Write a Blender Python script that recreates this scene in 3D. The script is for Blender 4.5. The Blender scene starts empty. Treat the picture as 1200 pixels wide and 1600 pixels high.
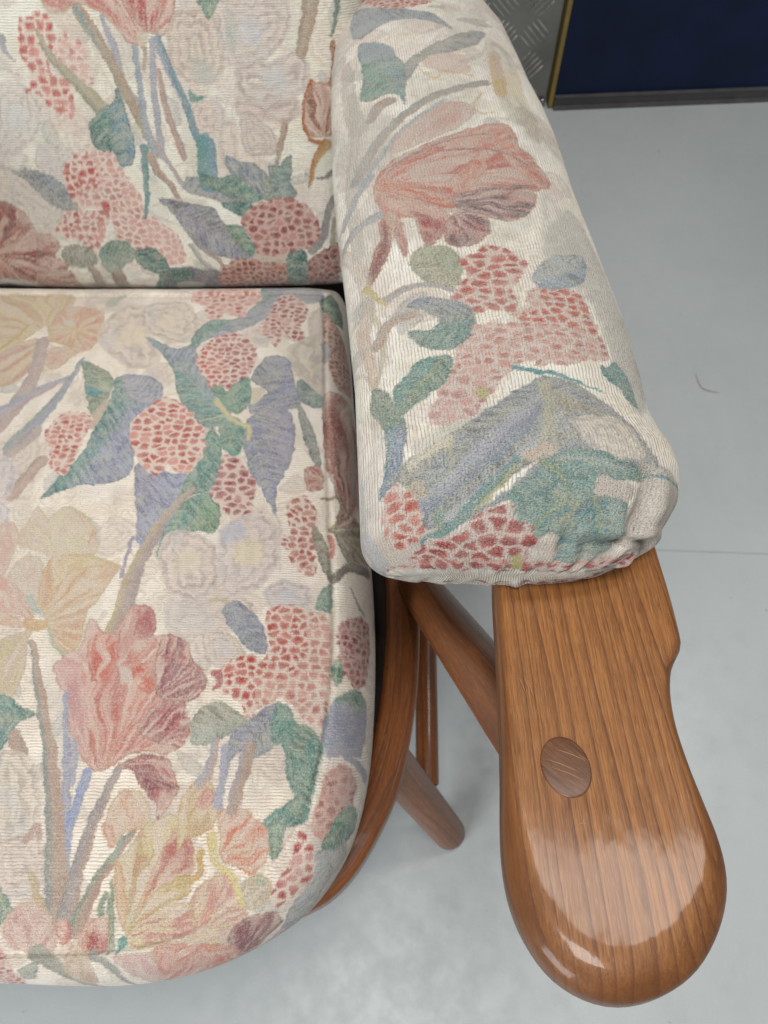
import bpy, bmesh, math
import numpy as np
from mathutils import Vector, Matrix

# ================================================================ camera, light, exposure
scene = bpy.context.scene
R = math.radians
cam_d = bpy.data.cameras.new('camera'); cam = bpy.data.objects.new('camera', cam_d)
scene.collection.objects.link(cam); scene.camera = cam
cam.location = (0, 0, 1.0); cam.rotation_euler = (R(30), 0, 0)
cam_d.sensor_fit = 'VERTICAL'; cam_d.sensor_height = 34.61; cam_d.lens = 26.0
cam_d.clip_start = .02; cam_d.clip_end = 60
cam_d.dof.use_dof = True; cam_d.dof.focus_distance = .385; cam_d.dof.aperture_fstop = 16.0

world = bpy.data.worlds.new('World'); scene.world = world; world.use_nodes = True
bg = world.node_tree.nodes['Background']
bg.inputs['Color'].default_value = (.93, .97, 1.0, 1); bg.inputs['Strength'].default_value = .26

def area(name, loc, size, watts, color=(1, .97, .93), aim=None):
    d = bpy.data.lights.new(name, 'AREA'); d.shape = 'RECTANGLE'; d.size, d.size_y = size
    d.energy = watts; d.color = color
    o = bpy.data.objects.new(name, d); o.location = loc; scene.collection.objects.link(o)
    if aim:
        o.rotation_euler = (Vector(aim)-Vector(loc)).to_track_quat('-Z', 'Y').to_euler()
    return o
area('ceiling_light', (.72, .84, 2.50), (1.5, .30), 22, (1, .965, .92))
area('ceiling_light', (.00, -.10, 2.55), (.60, .60), 29, (1, .97, .94))
area('front_left_fill', (-1.7, -1.7, 1.6), (1.4, 1.2), 66, (.95, .98, 1), (-.1, .4, .2))  # unseen source, added to brighten the floor at front left
scene.view_settings.view_transform = 'Standard'; scene.view_settings.look = 'None'
scene.view_settings.exposure = 0; scene.view_settings.gamma = 1
scene.view_settings.use_curve_mapping = False

# ---------------------------------------------------------------- noise and the cloth's woven pattern
def _hash(ix, iy, seed):
    h = (ix.astype(np.int64)*374761393+iy.astype(np.int64)*668265263+seed*974711) & 0xffffffff
    h = ((h ^ (h >> 13))*1274126177) & 0xffffffff
    h = ((h ^ (h >> 15))*2246822519) & 0xffffffff
    return ((h ^ (h >> 16)) & 0xffffff)/float(0xffffff)
def vnoise(x, y, seed=0):
    x = np.asarray(x, float); y = np.asarray(y, float)+np.zeros_like(x)
    ix = np.floor(x); iy = np.floor(y); fx = x-ix; fy = y-iy
    fx = fx*fx*(3-2*fx); fy = fy*fy*(3-2*fy)
    a = _hash(ix, iy, seed); b = _hash(ix+1, iy, seed); c = _hash(ix, iy+1, seed); d = _hash(ix+1, iy+1, seed)
    return (a*(1-fx)+b*fx)*(1-fy)+(c*(1-fx)+d*fx)*fy
def fnoise(x, y, seed=0, o=3):
    r = 0; a = .5; n = 0
    for k in range(o):
        r = r+a*vnoise(x*2**k, y*2**k, seed+k*17); n += a; a *= .5
    return r/n
def lin(c):
    c = np.asarray(c, float)/255.
    return np.where(c <= .04045, c/12.92, ((c+.055)/1.055)**2.4)
def sstep(a, b, x):
    t = np.clip((x-a)/(b-a), 0, 1); return t*t*(3-2*t)

def ring(pts, sub=5):
    P = np.asarray(pts, float).reshape(-1, 2)
    Q = np.vstack([P[-1], P, P[0], P[1]]); out = []
    t = np.linspace(0, 1, sub, endpoint=False)[:, None]
    for i in range(1, len(Q)-2):
        a, b, c, d = Q[i-1:i+3]
        T = .42
        m1 = (c-a)*T; m2 = (d-b)*T
        out.append((2*t**3-3*t**2+1)*b+(t**3-2*t**2+t)*m1+(-2*t**3+3*t**2)*c+(t**3-t**2)*m2)
    return np.vstack(out)
def sdist(x, y, R):
    """signed distance to a closed polygon, negative inside"""
    x = x.astype(np.float32); y = y.astype(np.float32)
    best = np.full(x.shape, 1e9, np.float32); ins = np.zeros(x.shape, bool)
    n = len(R)
    for i in range(n):
        ax, ay = R[i]; bx, by = R[(i+1) % n]
        ex, ey = bx-ax, by-ay; L2 = ex*ex+ey*ey+1e-12
        t = np.clip(((x-ax)*ex+(y-ay)*ey)/L2, 0, 1)
        d = (x-ax-t*ex)**2+(y-ay-t*ey)**2
        np.minimum(best, d, out=best)
        if ay != by:
            c = ((ay > y) != (by > y)) & (x < (bx-ax)*(y-ay)/(by-ay)+ax)
            ins ^= c
    return np.where(ins, -1, 1)*np.sqrt(best)

class Cloth:
    """paints woven motifs on scattered cloth coordinates given in millimetres"""
    def __init__(self, u, v, ground, seed=1, rib='v'):
        self.u = u; self.v = v; self.n = len(u); self.seed = seed; self.k = 0
        # the picture yarns step from rib to rib: wobble the outline a little
        w = .85
        self.wu = u+w*(vnoise(u*1.0, v*1.5, seed+5)-.5)*2+.5*(vnoise(u*.35, v*.35, seed+6)-.5)*2+1.5*(fnoise(u*.14, v*.14, seed+26, 2)-.5)*2
        self.wv = v+w*(vnoise(u*1.5, v*1.0, seed+7)-.5)*2+.5*(vnoise(u*.35, v*.35, seed+8)-.5)*2+1.5*(fnoise(u*.14, v*.14, seed+28, 2)-.5)*2
        g = lin(ground)
        self.col = np.repeat(g[None], self.n, 0)
        m = fnoise(u*.06, v*.06, seed+2)[:, None]
        self.col *= 1-.10*(m-.5)*2*np.array([.6, .8, 1.4])
        self.mask = .5*sstep(.46, .64, fnoise(u*.045, v*.02, seed+55, 3))
        self.g0 = g
        # tone-on-tone figure of the ground: faint petals and tendrils in beige yarn
        wx = u+9*(fnoise(u*.03, v*.03, seed+61)-.5)*2; wy_ = v+9*(fnoise(u*.03, v*.03, seed+63)-.5)*2
        q = fnoise(wx*.055, wy_*.055, seed+65, 2)
        ln = np.exp(-((np.abs(q*9 % 1-.5)-.0)/.16)**2)*sstep(.40, .62, fnoise(u*.02, v*.02, seed+67, 2))
        self.col = self.col*(1-.50*ln[:, None])+lin((190, 170, 154))*.50*ln[:, None]
        q2 = fnoise(wx*.13+40, wy_*.13, seed+69, 2)
        l2 = np.exp(-((np.abs(q2*7 % 1-.5))/.13)**2)*sstep(.42, .60, fnoise(u*.03+9, v*.03, seed+71, 2))
        self.col = self.col*(1-.38*l2[:, None])+lin((196, 180, 172))*.38*l2[:, None]
        b2 = sstep(.50, .70, fnoise(u*.035+5, v*.035, seed+73, 3))[:, None]*.40
        self.col = self.col*(1-b2)+lin((206, 194, 186))*b2
    def ghosts(self, count, seed):
        """faint rosettes, leaves and stalks woven tone-on-tone all over the ground"""
        rng = np.random.RandomState(seed)
        ulo, uhi, vlo, vhi = self.u.min(), self.u.max(), self.v.min(), self.v.max()
        for i in range(count):
            cx, cy = rng.uniform(ulo, uhi), rng.uniform(vlo, vhi); r = rng.uniform(9, 24); a0 = rng.uniform(0, 6.28)
            n = rng.randint(6, 10); an = a0+np.arange(n)*2*np.pi/n
            k = i % 4
            if k < 2:
                rr = r*rng.uniform(.75, 1.2, n)
                P = np.stack([cx+rr*np.cos(an), cy+rr*np.sin(an)], 1)
                self.draw('lace', P, (212, 196, 184), (230, 218, 206), None, int(rng.randint(2, 5)), int(rng.randint(5, 9)), .55)
            elif k == 2:
                L = r*1.7; e = np.array([np.cos(a0), np.sin(a0)]); q = np.array([-e[1], e[0]]); c = np.array([cx, cy]); w = L*rng.uniform(.16, .28)
                P = [c-e*L/2, c-e*L*.2+q*w, c+e*L*.2+q*w*.8, c+e*L/2, c+e*L*.15-q*w, c-e*L*.25-q*w*.9]
                col = [(200, 202, 190), (204, 200, 202), (216, 198, 188)][i//4 % 3]
                self.draw('leaf', P, tuple(P[0]), tuple(P[3]), col, (212, 206, 198), (220, 214, 200), .6, .5)
            else:
                L = r*2.6; e = np.array([np.cos(a0), np.sin(a0)]); q = np.array([-e[1], e[0]]); c = np.array([cx, cy])
                P = [c-e*L/2, c+q*L*.10, c+e*L/2]
                self.draw('stem', P, 2.0, 5., (206, 198, 188), (214, 200, 190), None, .6)
    def put(self, idx, m, c, mk=1.):
        m = m[:, None]; f = .16*sstep(.40, .7, fnoise(self.u[idx]*.12, self.v[idx]*.12, self.seed+91, 3))[:, None]
        c = c*(1-f)+self.g0*f; self.col[idx] = self.col[idx]*(1-m)+c*m
        self.mask[idx] = self.mask[idx]*(1-m[:, 0])+mk*m[:, 0]
    def box(self, P, pad):
        lo = P.min(0)-pad; hi = P.max(0)+pad
        return np.nonzero((self.u > lo[0]) & (self.u < hi[0]) & (self.v > lo[1]) & (self.v < hi[1]))[0]
    def streak(self, idx, ax, seed, f=(.25, 1.6)):
        e = np.array([ax[1][0]-ax[0][0], ax[1][1]-ax[0][1]], float); e /= np.hypot(*e)+1e-9
        a = self.u[idx]*e[0]+self.v[idx]*e[1]; b = -self.u[idx]*e[1]+self.v[idx]*e[0]
        return fnoise(a*f[0], b*f[1], seed, 3)
    def draw(self, kind, pts, *a):
        self.k += 1; self.mmn = None; getattr(self, kind)(np.asarray(pts, float).reshape(-1, 2), *a)
    def blob(self, P, c1, c2=None, op=1., soft=.8, mk=1.):
        R = ring(P); idx = self.box(R, 3)
        if len(idx) == 0: return
        sd = sdist(self.wu[idx], self.wv[idx], R)
        m = sstep(soft, -soft, sd)*op
        n = fnoise(self.u[idx]*.22, self.v[idx]*.5, self.seed+self.k, 3)[:, None]
        c = lin(c1)+(lin(c2 if c2 else c1)-lin(c1))*sstep(.35, .65, n)
        self.put(idx, m, c, mk)
    def leaf(self, P, base, tip, c1, c2, rib=(190, 190, 150), op=1., vein=.35):
        R = ring(P); idx = self.box(R, 3)
        if len(idx) == 0: return
        x, y = self.wu[idx], self.wv[idx]
        sd = sdist(x, y, R); m = sstep(.6, -.6, sd)*op
        t, dist, side = seg_local(x, y, *base, *tip)
        L = np.hypot(tip[0]-base[0], tip[1]-base[1])
        wv = 2.2*(fnoise(x*.12, y*.12, self.seed+self.k+3)-.5)
        side = side+wv
        n = self.streak(idx, (base, tip), self.seed+self.k, (.20, .5))
        e_ = np.array([tip[0]-base[0], tip[1]-base[1]])/(L+1e-9)
        sR = -(R[:, 0]-base[0])*e_[1]+(R[:, 1]-base[1])*e_[0]; s0 = sR.mean(); sw_ = (sR.max()-sR.min())/2+1e-6
        w = sstep(.28, .72, n*.45+.55*sstep(-.45, .45, (side-s0)/sw_))[:, None]
        c = lin(c1)*(1-w)+lin(c2)*w
        big = fnoise(x*.045, y*.045, self.seed+self.k+21, 3)[:, None]
        c = c*(1+.55*(big-.5)); yl = sstep(.55, .72, fnoise(x*.08, y*.16, self.seed+self.k+23, 2))[:, None]*.35
        c = c*(1-yl)+lin((190, 188, 162))*yl
        vn = .5+.5*np.cos((t*L-np.abs(side)*.9)*2*np.pi/(4.6+L*.03)+3*n)
        vn = sstep(.45, 1, vn)*vein
        c = c*(1-.45*vn[:, None])+lin(rib)*(.55*sstep(.0, .3, vn)[:, None])*.6*(1-vn[:, None])
        fs = fnoise((t*L-np.abs(side)*.8)*.9, side*.12, self.seed+self.k+31, 2)[:, None]
        c = c*(1-.42*sstep(.55, .70, fs)); c = c*(1-.38*sstep(.45, .32, fs))+lin((196, 200, 190))*.38*sstep(.45, .32, fs)
        r = np.exp(-(side/.9)**2)[:, None]*.55*sstep(1.02, .7, t)[:, None]
        c = c*(1-r)+lin(rib)*r
        o = np.exp(-((sd+.9)/.9)**2)[:, None]*.38
        c = c*(1-o)+lin(c1)*.50*o
        # flecks of other yarns
        f = vnoise(x*.9, y*2.0, self.seed+self.k+11)[:, None]
        c = c*(1+.30*(f-.5))
        self.put(idx, m, c)
    def petal(self, P, base, c1, c2, cs, co=(150, 135, 100), ns=9, sw=.45, op=1., ow=.55):
        """petal with streaks that fan out from its base"""
        R = ring(P); idx = self.box(R, 3)
        if len(idx) == 0: return
        x, y = self.wu[idx], self.wv[idx]
        sd = sdist(x, y, R); m = sstep(.6, -.6, sd)*op
        bx, by = base; ce = R.mean(0)
        L = np.sqrt(((R-np.array(base))**2).sum(1)).max()
        ang0 = np.arctan2(ce[1]-by, ce[0]-bx)
        an = np.arctan2(y-by, x-bx)-ang0; an = (an+np.pi) % (2*np.pi)-np.pi
        r = np.hypot(x-bx, y-by)/L
        an = an+.10*(vnoise(r*5, an*3, self.seed+self.k)-.5)*2
        s = fnoise(an*ns, r*2.2+self.k, self.seed+self.k+2, 2)
        c = lin(c1)*(1-sstep(.1, .9, r)[:, None])+lin(c2)*sstep(.1, .9, r)[:, None]
        s3 = fnoise(an*ns*2.6, r*3+self.k, self.seed+self.k+6, 2)
        st = (sstep(.50, .62, s)*sw*1.7+sstep(.56, .66, s3)*.45).clip(0, 1)[:, None]
        c = c*(1-st)+lin(cs)*st
        hl = (sstep(.46, .34, s)*.55+sstep(.42, .32, s3)*.40).clip(0, .8)[:, None]
        c = c*(1-hl)+lin((234, 216, 202))*hl
        c = c+(lin((232, 216, 200))-c)*(np.exp(-((sd+2.3)/.8)**2)*.30)[:, None]
        o = np.exp(-((sd+.6)/.75)**2)[:, None]*ow
        c = c*(1-o)+lin(co)*o
        f = vnoise(x*1.0, y*2.2, self.seed+self.k+11)[:, None]
        c = c*(1+.22*(f-.5))
        self.put(idx, m, c)
    def hyd(self, P, cp, cd, cell=6., frac=.6, border=None, op=1.):
        """flower head of many florets: dark petals netted in pale yarn"""
        R = ring(P, 4); idx = self.box(R, 3)
        if len(idx) == 0: return
        x, y = self.wu[idx], self.wv[idx]
        sd = sdist(x, y, R)+1.6*(vnoise(x/cell*1.6, y/cell*1.6, self.seed+self.k)-.5)*2
        m = sstep(.5, -.5, sd)*op
        cell = cell*1.42
        gx, gy = x/cell+.25*(vnoise(x/cell*.8, y/cell*.8, self.seed+3)-.5), y/(cell*.85)
        ix, iy = np.floor(gx), np.floor(gy)
        d1 = np.full(len(idx), 9.); d2 = d1.copy(); h1 = np.zeros(len(idx)); oy = np.zeros(len(idx))
        for i in (-1, 0, 1):
            for j in (-1, 0, 1):
                cx, cy = ix+i, iy+j
                px = cx+.5+.75*(_hash(cx, cy, self.seed+31)-.5); py = cy+.5+.75*(_hash(cx, cy, self.seed+47)-.5)
                d = np.hypot((gx-px)*.9, gy-py); h = _hash(cx, cy, self.seed+71+self.k)
                nw = d < d1
                d2 = np.where(nw, d1, np.minimum(d2, d)); h1 = np.where(nw, h, h1); oy = np.where(nw, (gy-py)*np.cos(h*40)+(gx-px)*np.sin(h*40), oy); d1 = np.where(nw, d, d1)
        pet = sstep(.11, .27, (d2-d1)-.16*(h1-.5)+.10*(vnoise(x*.5, y*.5, self.seed+9)-.5))*sstep(.66, .44, d1)
        h1 = .75*h1+.25*fnoise(x*.035, y*.035, self.seed+13, 2)/.5*.5
        dk = sstep(1-frac-.22, 1-frac+.22, h1)
        ctr = sstep(.5, .1, d1)*sstep(-.5, .25, oy)*.9+.1
        c0 = lin(border if border else (234, 216, 203)); cpal = lin(cp)*np.array([.97, .88, .88])
        body = cpal*(1-dk[:, None]*(.45+.55*ctr[:, None]))+lin(cd)*dk[:, None]*(.45+.55*ctr[:, None])
        body = body*(1-.30*dk[:, None]*ctr[:, None])
        c = c0*(1-pet[:, None])+body*pet[:, None]
        eye = (sstep(.94, .97, h1)*sstep(.25, .12, d1))[:, None]
        c = c*(1-eye)+lin((176, 168, 96))*eye
        f = vnoise(x*1.0, y*2.2, self.seed+self.k+11)[:, None]
        c = c*(1+.16*(f-.5))
        self.put(idx, m, c, .8)
    def stem(self, P, w0, w1, c1, c2, cm=None, op=1.):
        """tapering stalk or blade along a line, its two edges in their own yarns"""
        P = smooth_curve(P, max(4, len(P)*5)); idx = self.box(P, max(w0, w1)+2)
        if len(idx) == 0: return
        x, y = self.wu[idx], self.wv[idx]
        n = len(P)-1; best = np.full(len(idx), 1e9); sd = best.copy(); tt = np.zeros(len(idx))
        for i in range(n):
            t, d, s = seg_local(x, y, *P[i], *P[i+1])
            b = d < best; best = np.where(b, d, best); sd = np.where(b, s, sd); tt = np.where(b, (i+np.clip(t, 0, 1))/n, tt)
        wd = (w0+(w1-w0)*tt)/2*(1+.12*(vnoise(tt*14, tt*0, self.seed+self.k)-.5))
        m = sstep(.5, -.5, best-wd)*op
        q = (sd/np.maximum(wd, .1)).clip(-1, 1)[:, None]
        cm_ = lin(cm) if cm else (lin(c1)+lin(c2))*.56
        c = np.where(q < 0, lin(c1), lin(c2)); k = np.exp(-(q/.5)**2); c = c*(1-k)+cm_*k
        f = fnoise(x*.4, y*.8, self.seed+self.k+11, 2)[:, None]
        c = c*(1+.28*(f-.5))
        self.put(idx, m, c)
    def lace(self, P, c=(205, 188, 176), line=(224, 208, 196), ctr=None, rings=4, lobes=7, op=.9):
        """pale rosette: scalloped rings of raised cream yarn on mauve-beige"""
        R = ring(P); idx = self.box(R, 3)
        if len(idx) == 0: return
        x, y = self.wu[idx], self.wv[idx]
        sd = sdist(x, y, R)
        ce = R.mean(0); r = np.hypot(x-ce[0], y-ce[1]); an = np.arctan2(y-ce[1], x-ce[0])
        rm = np.abs(R-ce).max()
        q = (-sd)/rm+.07*(fnoise(x*.10, y*.10, self.seed+self.k+2)-.5)*2
        lob = np.abs(np.sin(an*lobes/2+1.9*np.floor(q*rings)))
        ph = q*rings+.34*lob*sstep(.0, .3, r/rm)
        wv = .55+.45*sstep(.35, .6, fnoise(x*.07, y*.07, self.seed+self.k+5))
        ph = ph+.10*np.sin(an*lobes*3)*sstep(.2, .6, r/rm)
        l = sstep(.60, .95, .5+.5*np.cos(ph*2*np.pi))*wv
        dk = sstep(.6, 1., .5+.5*np.cos(ph*2*np.pi+2.3))*wv
        n = fnoise(x*.25, y*.4, self.seed+self.k)[:, None]
        cc = lin(c)*(1+.26*(n-.5))
        cc = cc*(1-.26*dk[:, None])
        rad = sstep(.55, .75, fnoise(an*7, r*.04, self.seed+self.k+4, 2))[:, None]; cc = cc*(1-.16*rad)
        cc = cc*(1-l[:, None]*.6)+lin(line)*l[:, None]*.6
        tint = sstep(.58, .70, fnoise(x*.06, y*.06, self.seed+self.k+8, 2))[:, None]*.28
        cc = cc*(1-tint)+lin((186, 188, 194))*tint
        if ctr is not None:
            k = sstep(rm*.42, rm*.2, r)[:, None]*.55; cc = cc*(1-k)+lin(ctr)*k
        self.put(idx, sstep(.7, -.7, sd)*op, cc, .45)

# ---------------------------------------------------------------- shapes of the upholstered parts (metres)
def smooth_curve(pts, n, closed=False):
    """centripetal-ish Catmull-Rom through pts, n samples evenly spaced by length"""
    P = np.asarray(pts, float)
    Q = np.vstack([P[-1], P, P[0], P[1]]) if closed else np.vstack([2*P[0]-P[1], P, 2*P[-1]-P[-2]])
    out = []
    for i in range(1, len(Q)-2):
        a, b, c, d = Q[i-1], Q[i], Q[i+1], Q[i+2]
        t = np.linspace(0, 1, 24, endpoint=False)[:, None]
        out.append(.5*((2*b)+(c-a)*t+(2*a-5*b+4*c-d)*t*t+(3*b-a-3*c+d)*t**3))
    out.append(Q[-2][None])
    C = np.vstack(out)
    s = np.r_[0, np.cumsum(np.linalg.norm(np.diff(C, axis=0), axis=1))]
    q = np.linspace(0, s[-1], n)
    return np.stack([np.interp(q, s, C[:, k]) for k in range(C.shape[1])], 1)

def grid_normals(V):
    du = np.gradient(V, axis=0); dv = np.gradient(V, axis=1)
    N = np.cross(du, dv)
    return N/np.maximum(np.linalg.norm(N, axis=2, keepdims=True), 1e-12)

# ---- arm pad: a soft sleeve round the arm board, closed at its front end
PAD_Z0, PAD_SL = .645, .11
PAD_L = [(0.1746, -0.0120), (0.2234, -0.0139), (0.2616, -0.0158), (0.3114, -0.0184), (0.3451, -0.0218), (0.3974, -0.0267), (0.4628, -0.0335), (0.5533, -0.0424), (0.6668, -0.0481), (0.7332, -0.0501), (0.8030, -0.0484), (0.8478, -0.0426), (0.9211, -0.0392), (1.2000, -0.0342)]
PAD_R = [(0.1746, 0.1584), (0.2234, 0.1696), (0.2326, 0.1710), (0.2493, 0.1706), (0.2631, 0.1660), (0.2839, 0.1625), (0.3154, 0.1635), (0.3513, 0.1633), (0.3871, 0.1620), (0.4224, 0.1590), (0.4565, 0.1571), (0.5219, 0.1517), (0.5948, 0.1486), (0.6497, 0.1438), (0.6954, 0.1368), (0.7489, 0.1316), (0.8117, 0.1243), (0.8525, 0.1119), (0.9211, 0.0940), (1.2000, 0.0640)]
PAD_YF = .176            # front lip
def pad_grid(nu=500, ns=1000, creases=()):
    yl = np.array(PAD_L); yr = np.array(PAD_R)
    RE, RC, RC2, H, HB = .080, .022, .037, .037, .050
    # stations: q<0 is the rounded front end
    a = np.linspace(0, 1, ns)
    s = (a*.62+.38*a**2)            # finer at the front
    smax = 1.02
    s = s*smax                      # length along the top, from the lip
    endlen = RE*1.25
    phi = np.clip(s/endlen, 0, 1)*np.pi/2
    y = np.where(s < endlen, PAD_YF+RE*(1-np.cos(phi)), PAD_YF+RE+(s-endlen))
    hs = np.where(s < endlen, np.sin(phi)**.85, 1.)
    dcorner = np.clip((y-PAD_YF)/RC, 0, 1)
    inset = RC*(1-np.sqrt(np.clip(1-(1-dcorner)**2, 0, 1)))
    dc2 = np.clip((y-PAD_YF)/RC2, 0, 1); inset2 = RC2*(1-np.sqrt(np.clip(1-(1-dc2)**2, 0, 1)))
    xl = np.interp(y, yl[:, 0], yl[:, 1])+inset
    xr = np.interp(y, yr[:, 0], yr[:, 1])-inset2
    far = np.clip((y-1.0)/.16, 0, 1)
    xm = (xl+xr)/2; hw = (xr-xl)/2*np.sqrt(np.clip(1-far**2*.98, 0.02, 1)); hs = hs*np.sqrt(np.clip(1-far**2*.98, .02, 1))
    nt = int(nu*.8); nb = nu-nt
    th = np.r_[np.linspace(np.pi+1.0, -.75, nt, endpoint=False), np.linspace(-.75, -np.pi+1.0, nb)]
    c, sn = np.cos(th), np.sin(th)
    k = np.sign(c)*np.abs(c)**.90
    hz = np.sign(sn)*np.abs(sn)**.80
    X = xm[None]+hw[None]*k[:, None]
    zc = PAD_Z0-PAD_SL*y
    Hh = np.where(sn[:, None] > 0, H*(1+.25*np.clip((y-.3)/.4, 0, 1))[None], HB)
    Z = zc[None]+Hh*hz[:, None]*hs[None]
    Y = np.broadcast_to(y[None], X.shape)+0*X
    Y = Y+.019*np.clip((X-.085)/.070, 0, 1.1)**2*np.exp(-np.clip(Y-PAD_YF, 0, 1)/.07)     # the front hem runs back on the outer side
    V = np.stack([X, Y, Z], 2)
    # cloth coordinates: around the full section, along the length
    ref = np.stack([.088*k, np.where(sn > 0, H, HB)*hz], 1)
    au = np.r_[0, np.cumsum(np.linalg.norm(np.diff(ref, axis=0), axis=1))]
    UV = np.stack([np.broadcast_to(au[:, None], X.shape), np.broadcast_to(s[None], X.shape)], 2).copy()
    N = grid_normals(V)
    if N[nt//2, ns//2, 2] < 0: N = -N
    d = np.zeros(X.shape)
    # soft lumps of the wadding
    d += .0012*(vnoise(UV[..., 0]*22, UV[..., 1]*9, 3)-.5)*hs[None]
    for (u0, v0, u1, v1, wd, dep) in creases:
        t, dist, side = seg_local(UV[..., 0], UV[..., 1], u0, v0, u1, v1)
        fade = np.clip(1-np.abs(t-.45)*1.55, 0, 1)**.6
        dep = dep*sstep(0.006, .040, UV[..., 1])
        d += -dep*fade*np.exp(-(dist/wd)**2) + dep*.55*fade*np.exp(-((side-1.7*wd)/(1.3*wd))**2)
    # puckers where the elastic gathers the front hem
    g = np.exp(-(UV[..., 1]/.022)**2)
    uu = UV[..., 0]*1.0+.010*(vnoise(UV[..., 1]*60, UV[..., 0]*25, 14)-.5)
    lip = sstep(0., .012, UV[..., 1])
    d += lip*(.0046*g*(fnoise(uu*62, UV[..., 1]*12, 9, 2)-.5)+.0036*np.exp(-(UV[..., 1]/.020)**2)*(vnoise(uu*150, UV[..., 1]*14, 19)-.5))
    V = V+N*d[..., None]
    return V, UV

def seg_local(x, y, x0, y0, x1, y1):
    L = np.hypot(x1-x0, y1-y0)+1e-9
    ex, ey = (x1-x0)/L, (y1-y0)/L
    t = ((x-x0)*ex+(y-y0)*ey)/L
    side = -(x-x0)*ey+(y-y0)*ex
    tc = np.clip(t, 0, 1)
    dist = np.hypot(x-x0-ex*L*tc, y-y0-ey*L*tc)
    return t, dist, side

# ---- seat cushion
SEAT_CX = -.30
SEAT_SEAM = [(-0.3000, 0.6662), (-0.2000, 0.6662), (-0.0822, 0.6697), (-0.0698, 0.6454), (-0.0618, 0.5204), (-0.0534, 0.3913), (-0.0454, 0.2849), (-0.0413, 0.2238), (-0.0426, 0.1691), (-0.0485, 0.1199), (-0.0589, 0.0839), (-0.0747, 0.0567), (-0.0944, 0.0368), (-0.1179, 0.0208), (-0.1454, 0.0097), (-0.1855, 0.0032), (-0.2466, 0.0007), (-0.3000, 0.0007)]
SEAT_OUT = [(-0.3000, 0.6962), (-0.2000, 0.6962), (-0.0722, 0.6942), (-0.0430, 0.6732), (-0.0389, 0.6047), (-0.0296, 0.4844), (-0.0191, 0.3821), (-0.0114, 0.3079), (-0.0079, 0.2418), (-0.0080, 0.1828), (-0.0112, 0.1296), (-0.0195, 0.0860), (-0.0330, 0.0547), (-0.0549, 0.0273), (-0.0893, 0.0054), (-0.1315, -0.0106), (-0.1827, -0.0177), (-0.2615, -0.0159), (-0.3000, -0.0159)]
def seat_top(x, y): return .43-.12*y
def seat_grid(nphi=1100, nm=700):
    S = smooth_curve(SEAT_SEAM, nphi); Q = smooth_curve(SEAT_OUT, nphi)
    L = np.linspace(0, 1, nphi)
    yb, yf = S[0, 1], S[-1, 1]
    inner = np.stack([np.full(nphi, SEAT_CX), yb-.10+(yf+.12-(yb-.10))*L], 1)
    ms = .80
    m = np.r_[np.linspace(0, 1, int(nm*ms), endpoint=False), np.linspace(1, 2, nm-int(nm*ms))]
    X = np.zeros((nphi, nm)); Y = X.copy(); Z = X.copy(); U = X.copy(); W = X.copy()
    t = np.clip(m, 0, 1)[None]
    X = inner[:, :1]+(S[:, :1]-inner[:, :1])*t
    Y = inner[:, 1:]+(S[:, 1:]-inner[:, 1:])*t
    dn = Q-S; dl = np.linalg.norm(dn, axis=1, keepdims=True); dn = dn/dl
    U = X.copy(); W = Y.copy()
    e = np.hypot(X-S[:, :1], Y-S[:, 1:])
    Z = seat_top(X, Y)+.007*(1-np.exp(-e/.07))-.0024*np.exp(-(e/.0022)**2)
    # boxing: out to the widest line then under
    p = np.clip(m-1, 0, 1)[None]
    ang = p*np.pi*.93
    drop = .046*(1-np.cos(ang))
    out = dl*np.sin(np.minimum(ang, np.pi/2))**.8*(ang <= np.pi/2) + (ang > np.pi/2)*dl*(1-.45*(1-np.sin(ang)))
    bx = S[:, :1]+dn[:, :1]*out; by = S[:, 1:]+dn[:, 1:]*out
    arc = p*.125
    side = np.broadcast_to(m[None] > 1, X.shape)
    zs = seat_top(S[:, :1], S[:, 1:])
    X = np.where(side, bx, X); Y = np.where(side, by, Y)
    Z = np.where(side, zs-drop-.0024*np.exp(-(arc/.0022)**2), Z)
    U = np.where(side, S[:, :1]+dn[:, :1]*arc, U); W = np.where(side, S[:, 1:]+dn[:, 1:]*arc, W)
    V = np.stack([X, Y, Z], 2); UV = np.stack([U, W], 2)
    V[..., 2] += .0024*(fnoise(U*11, W*11, 5)-.5)
    pk = np.exp(-(np.where(side, arc, e)/.018)**2)      # slight puckers along the stitching
    V[..., 2] += pk*.0016*(vnoise(S[:, :1]*55+S[:, 1:]*55+0*U, S[:, 1:]*20+0*U, 6)-.5)
    return V, UV

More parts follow.
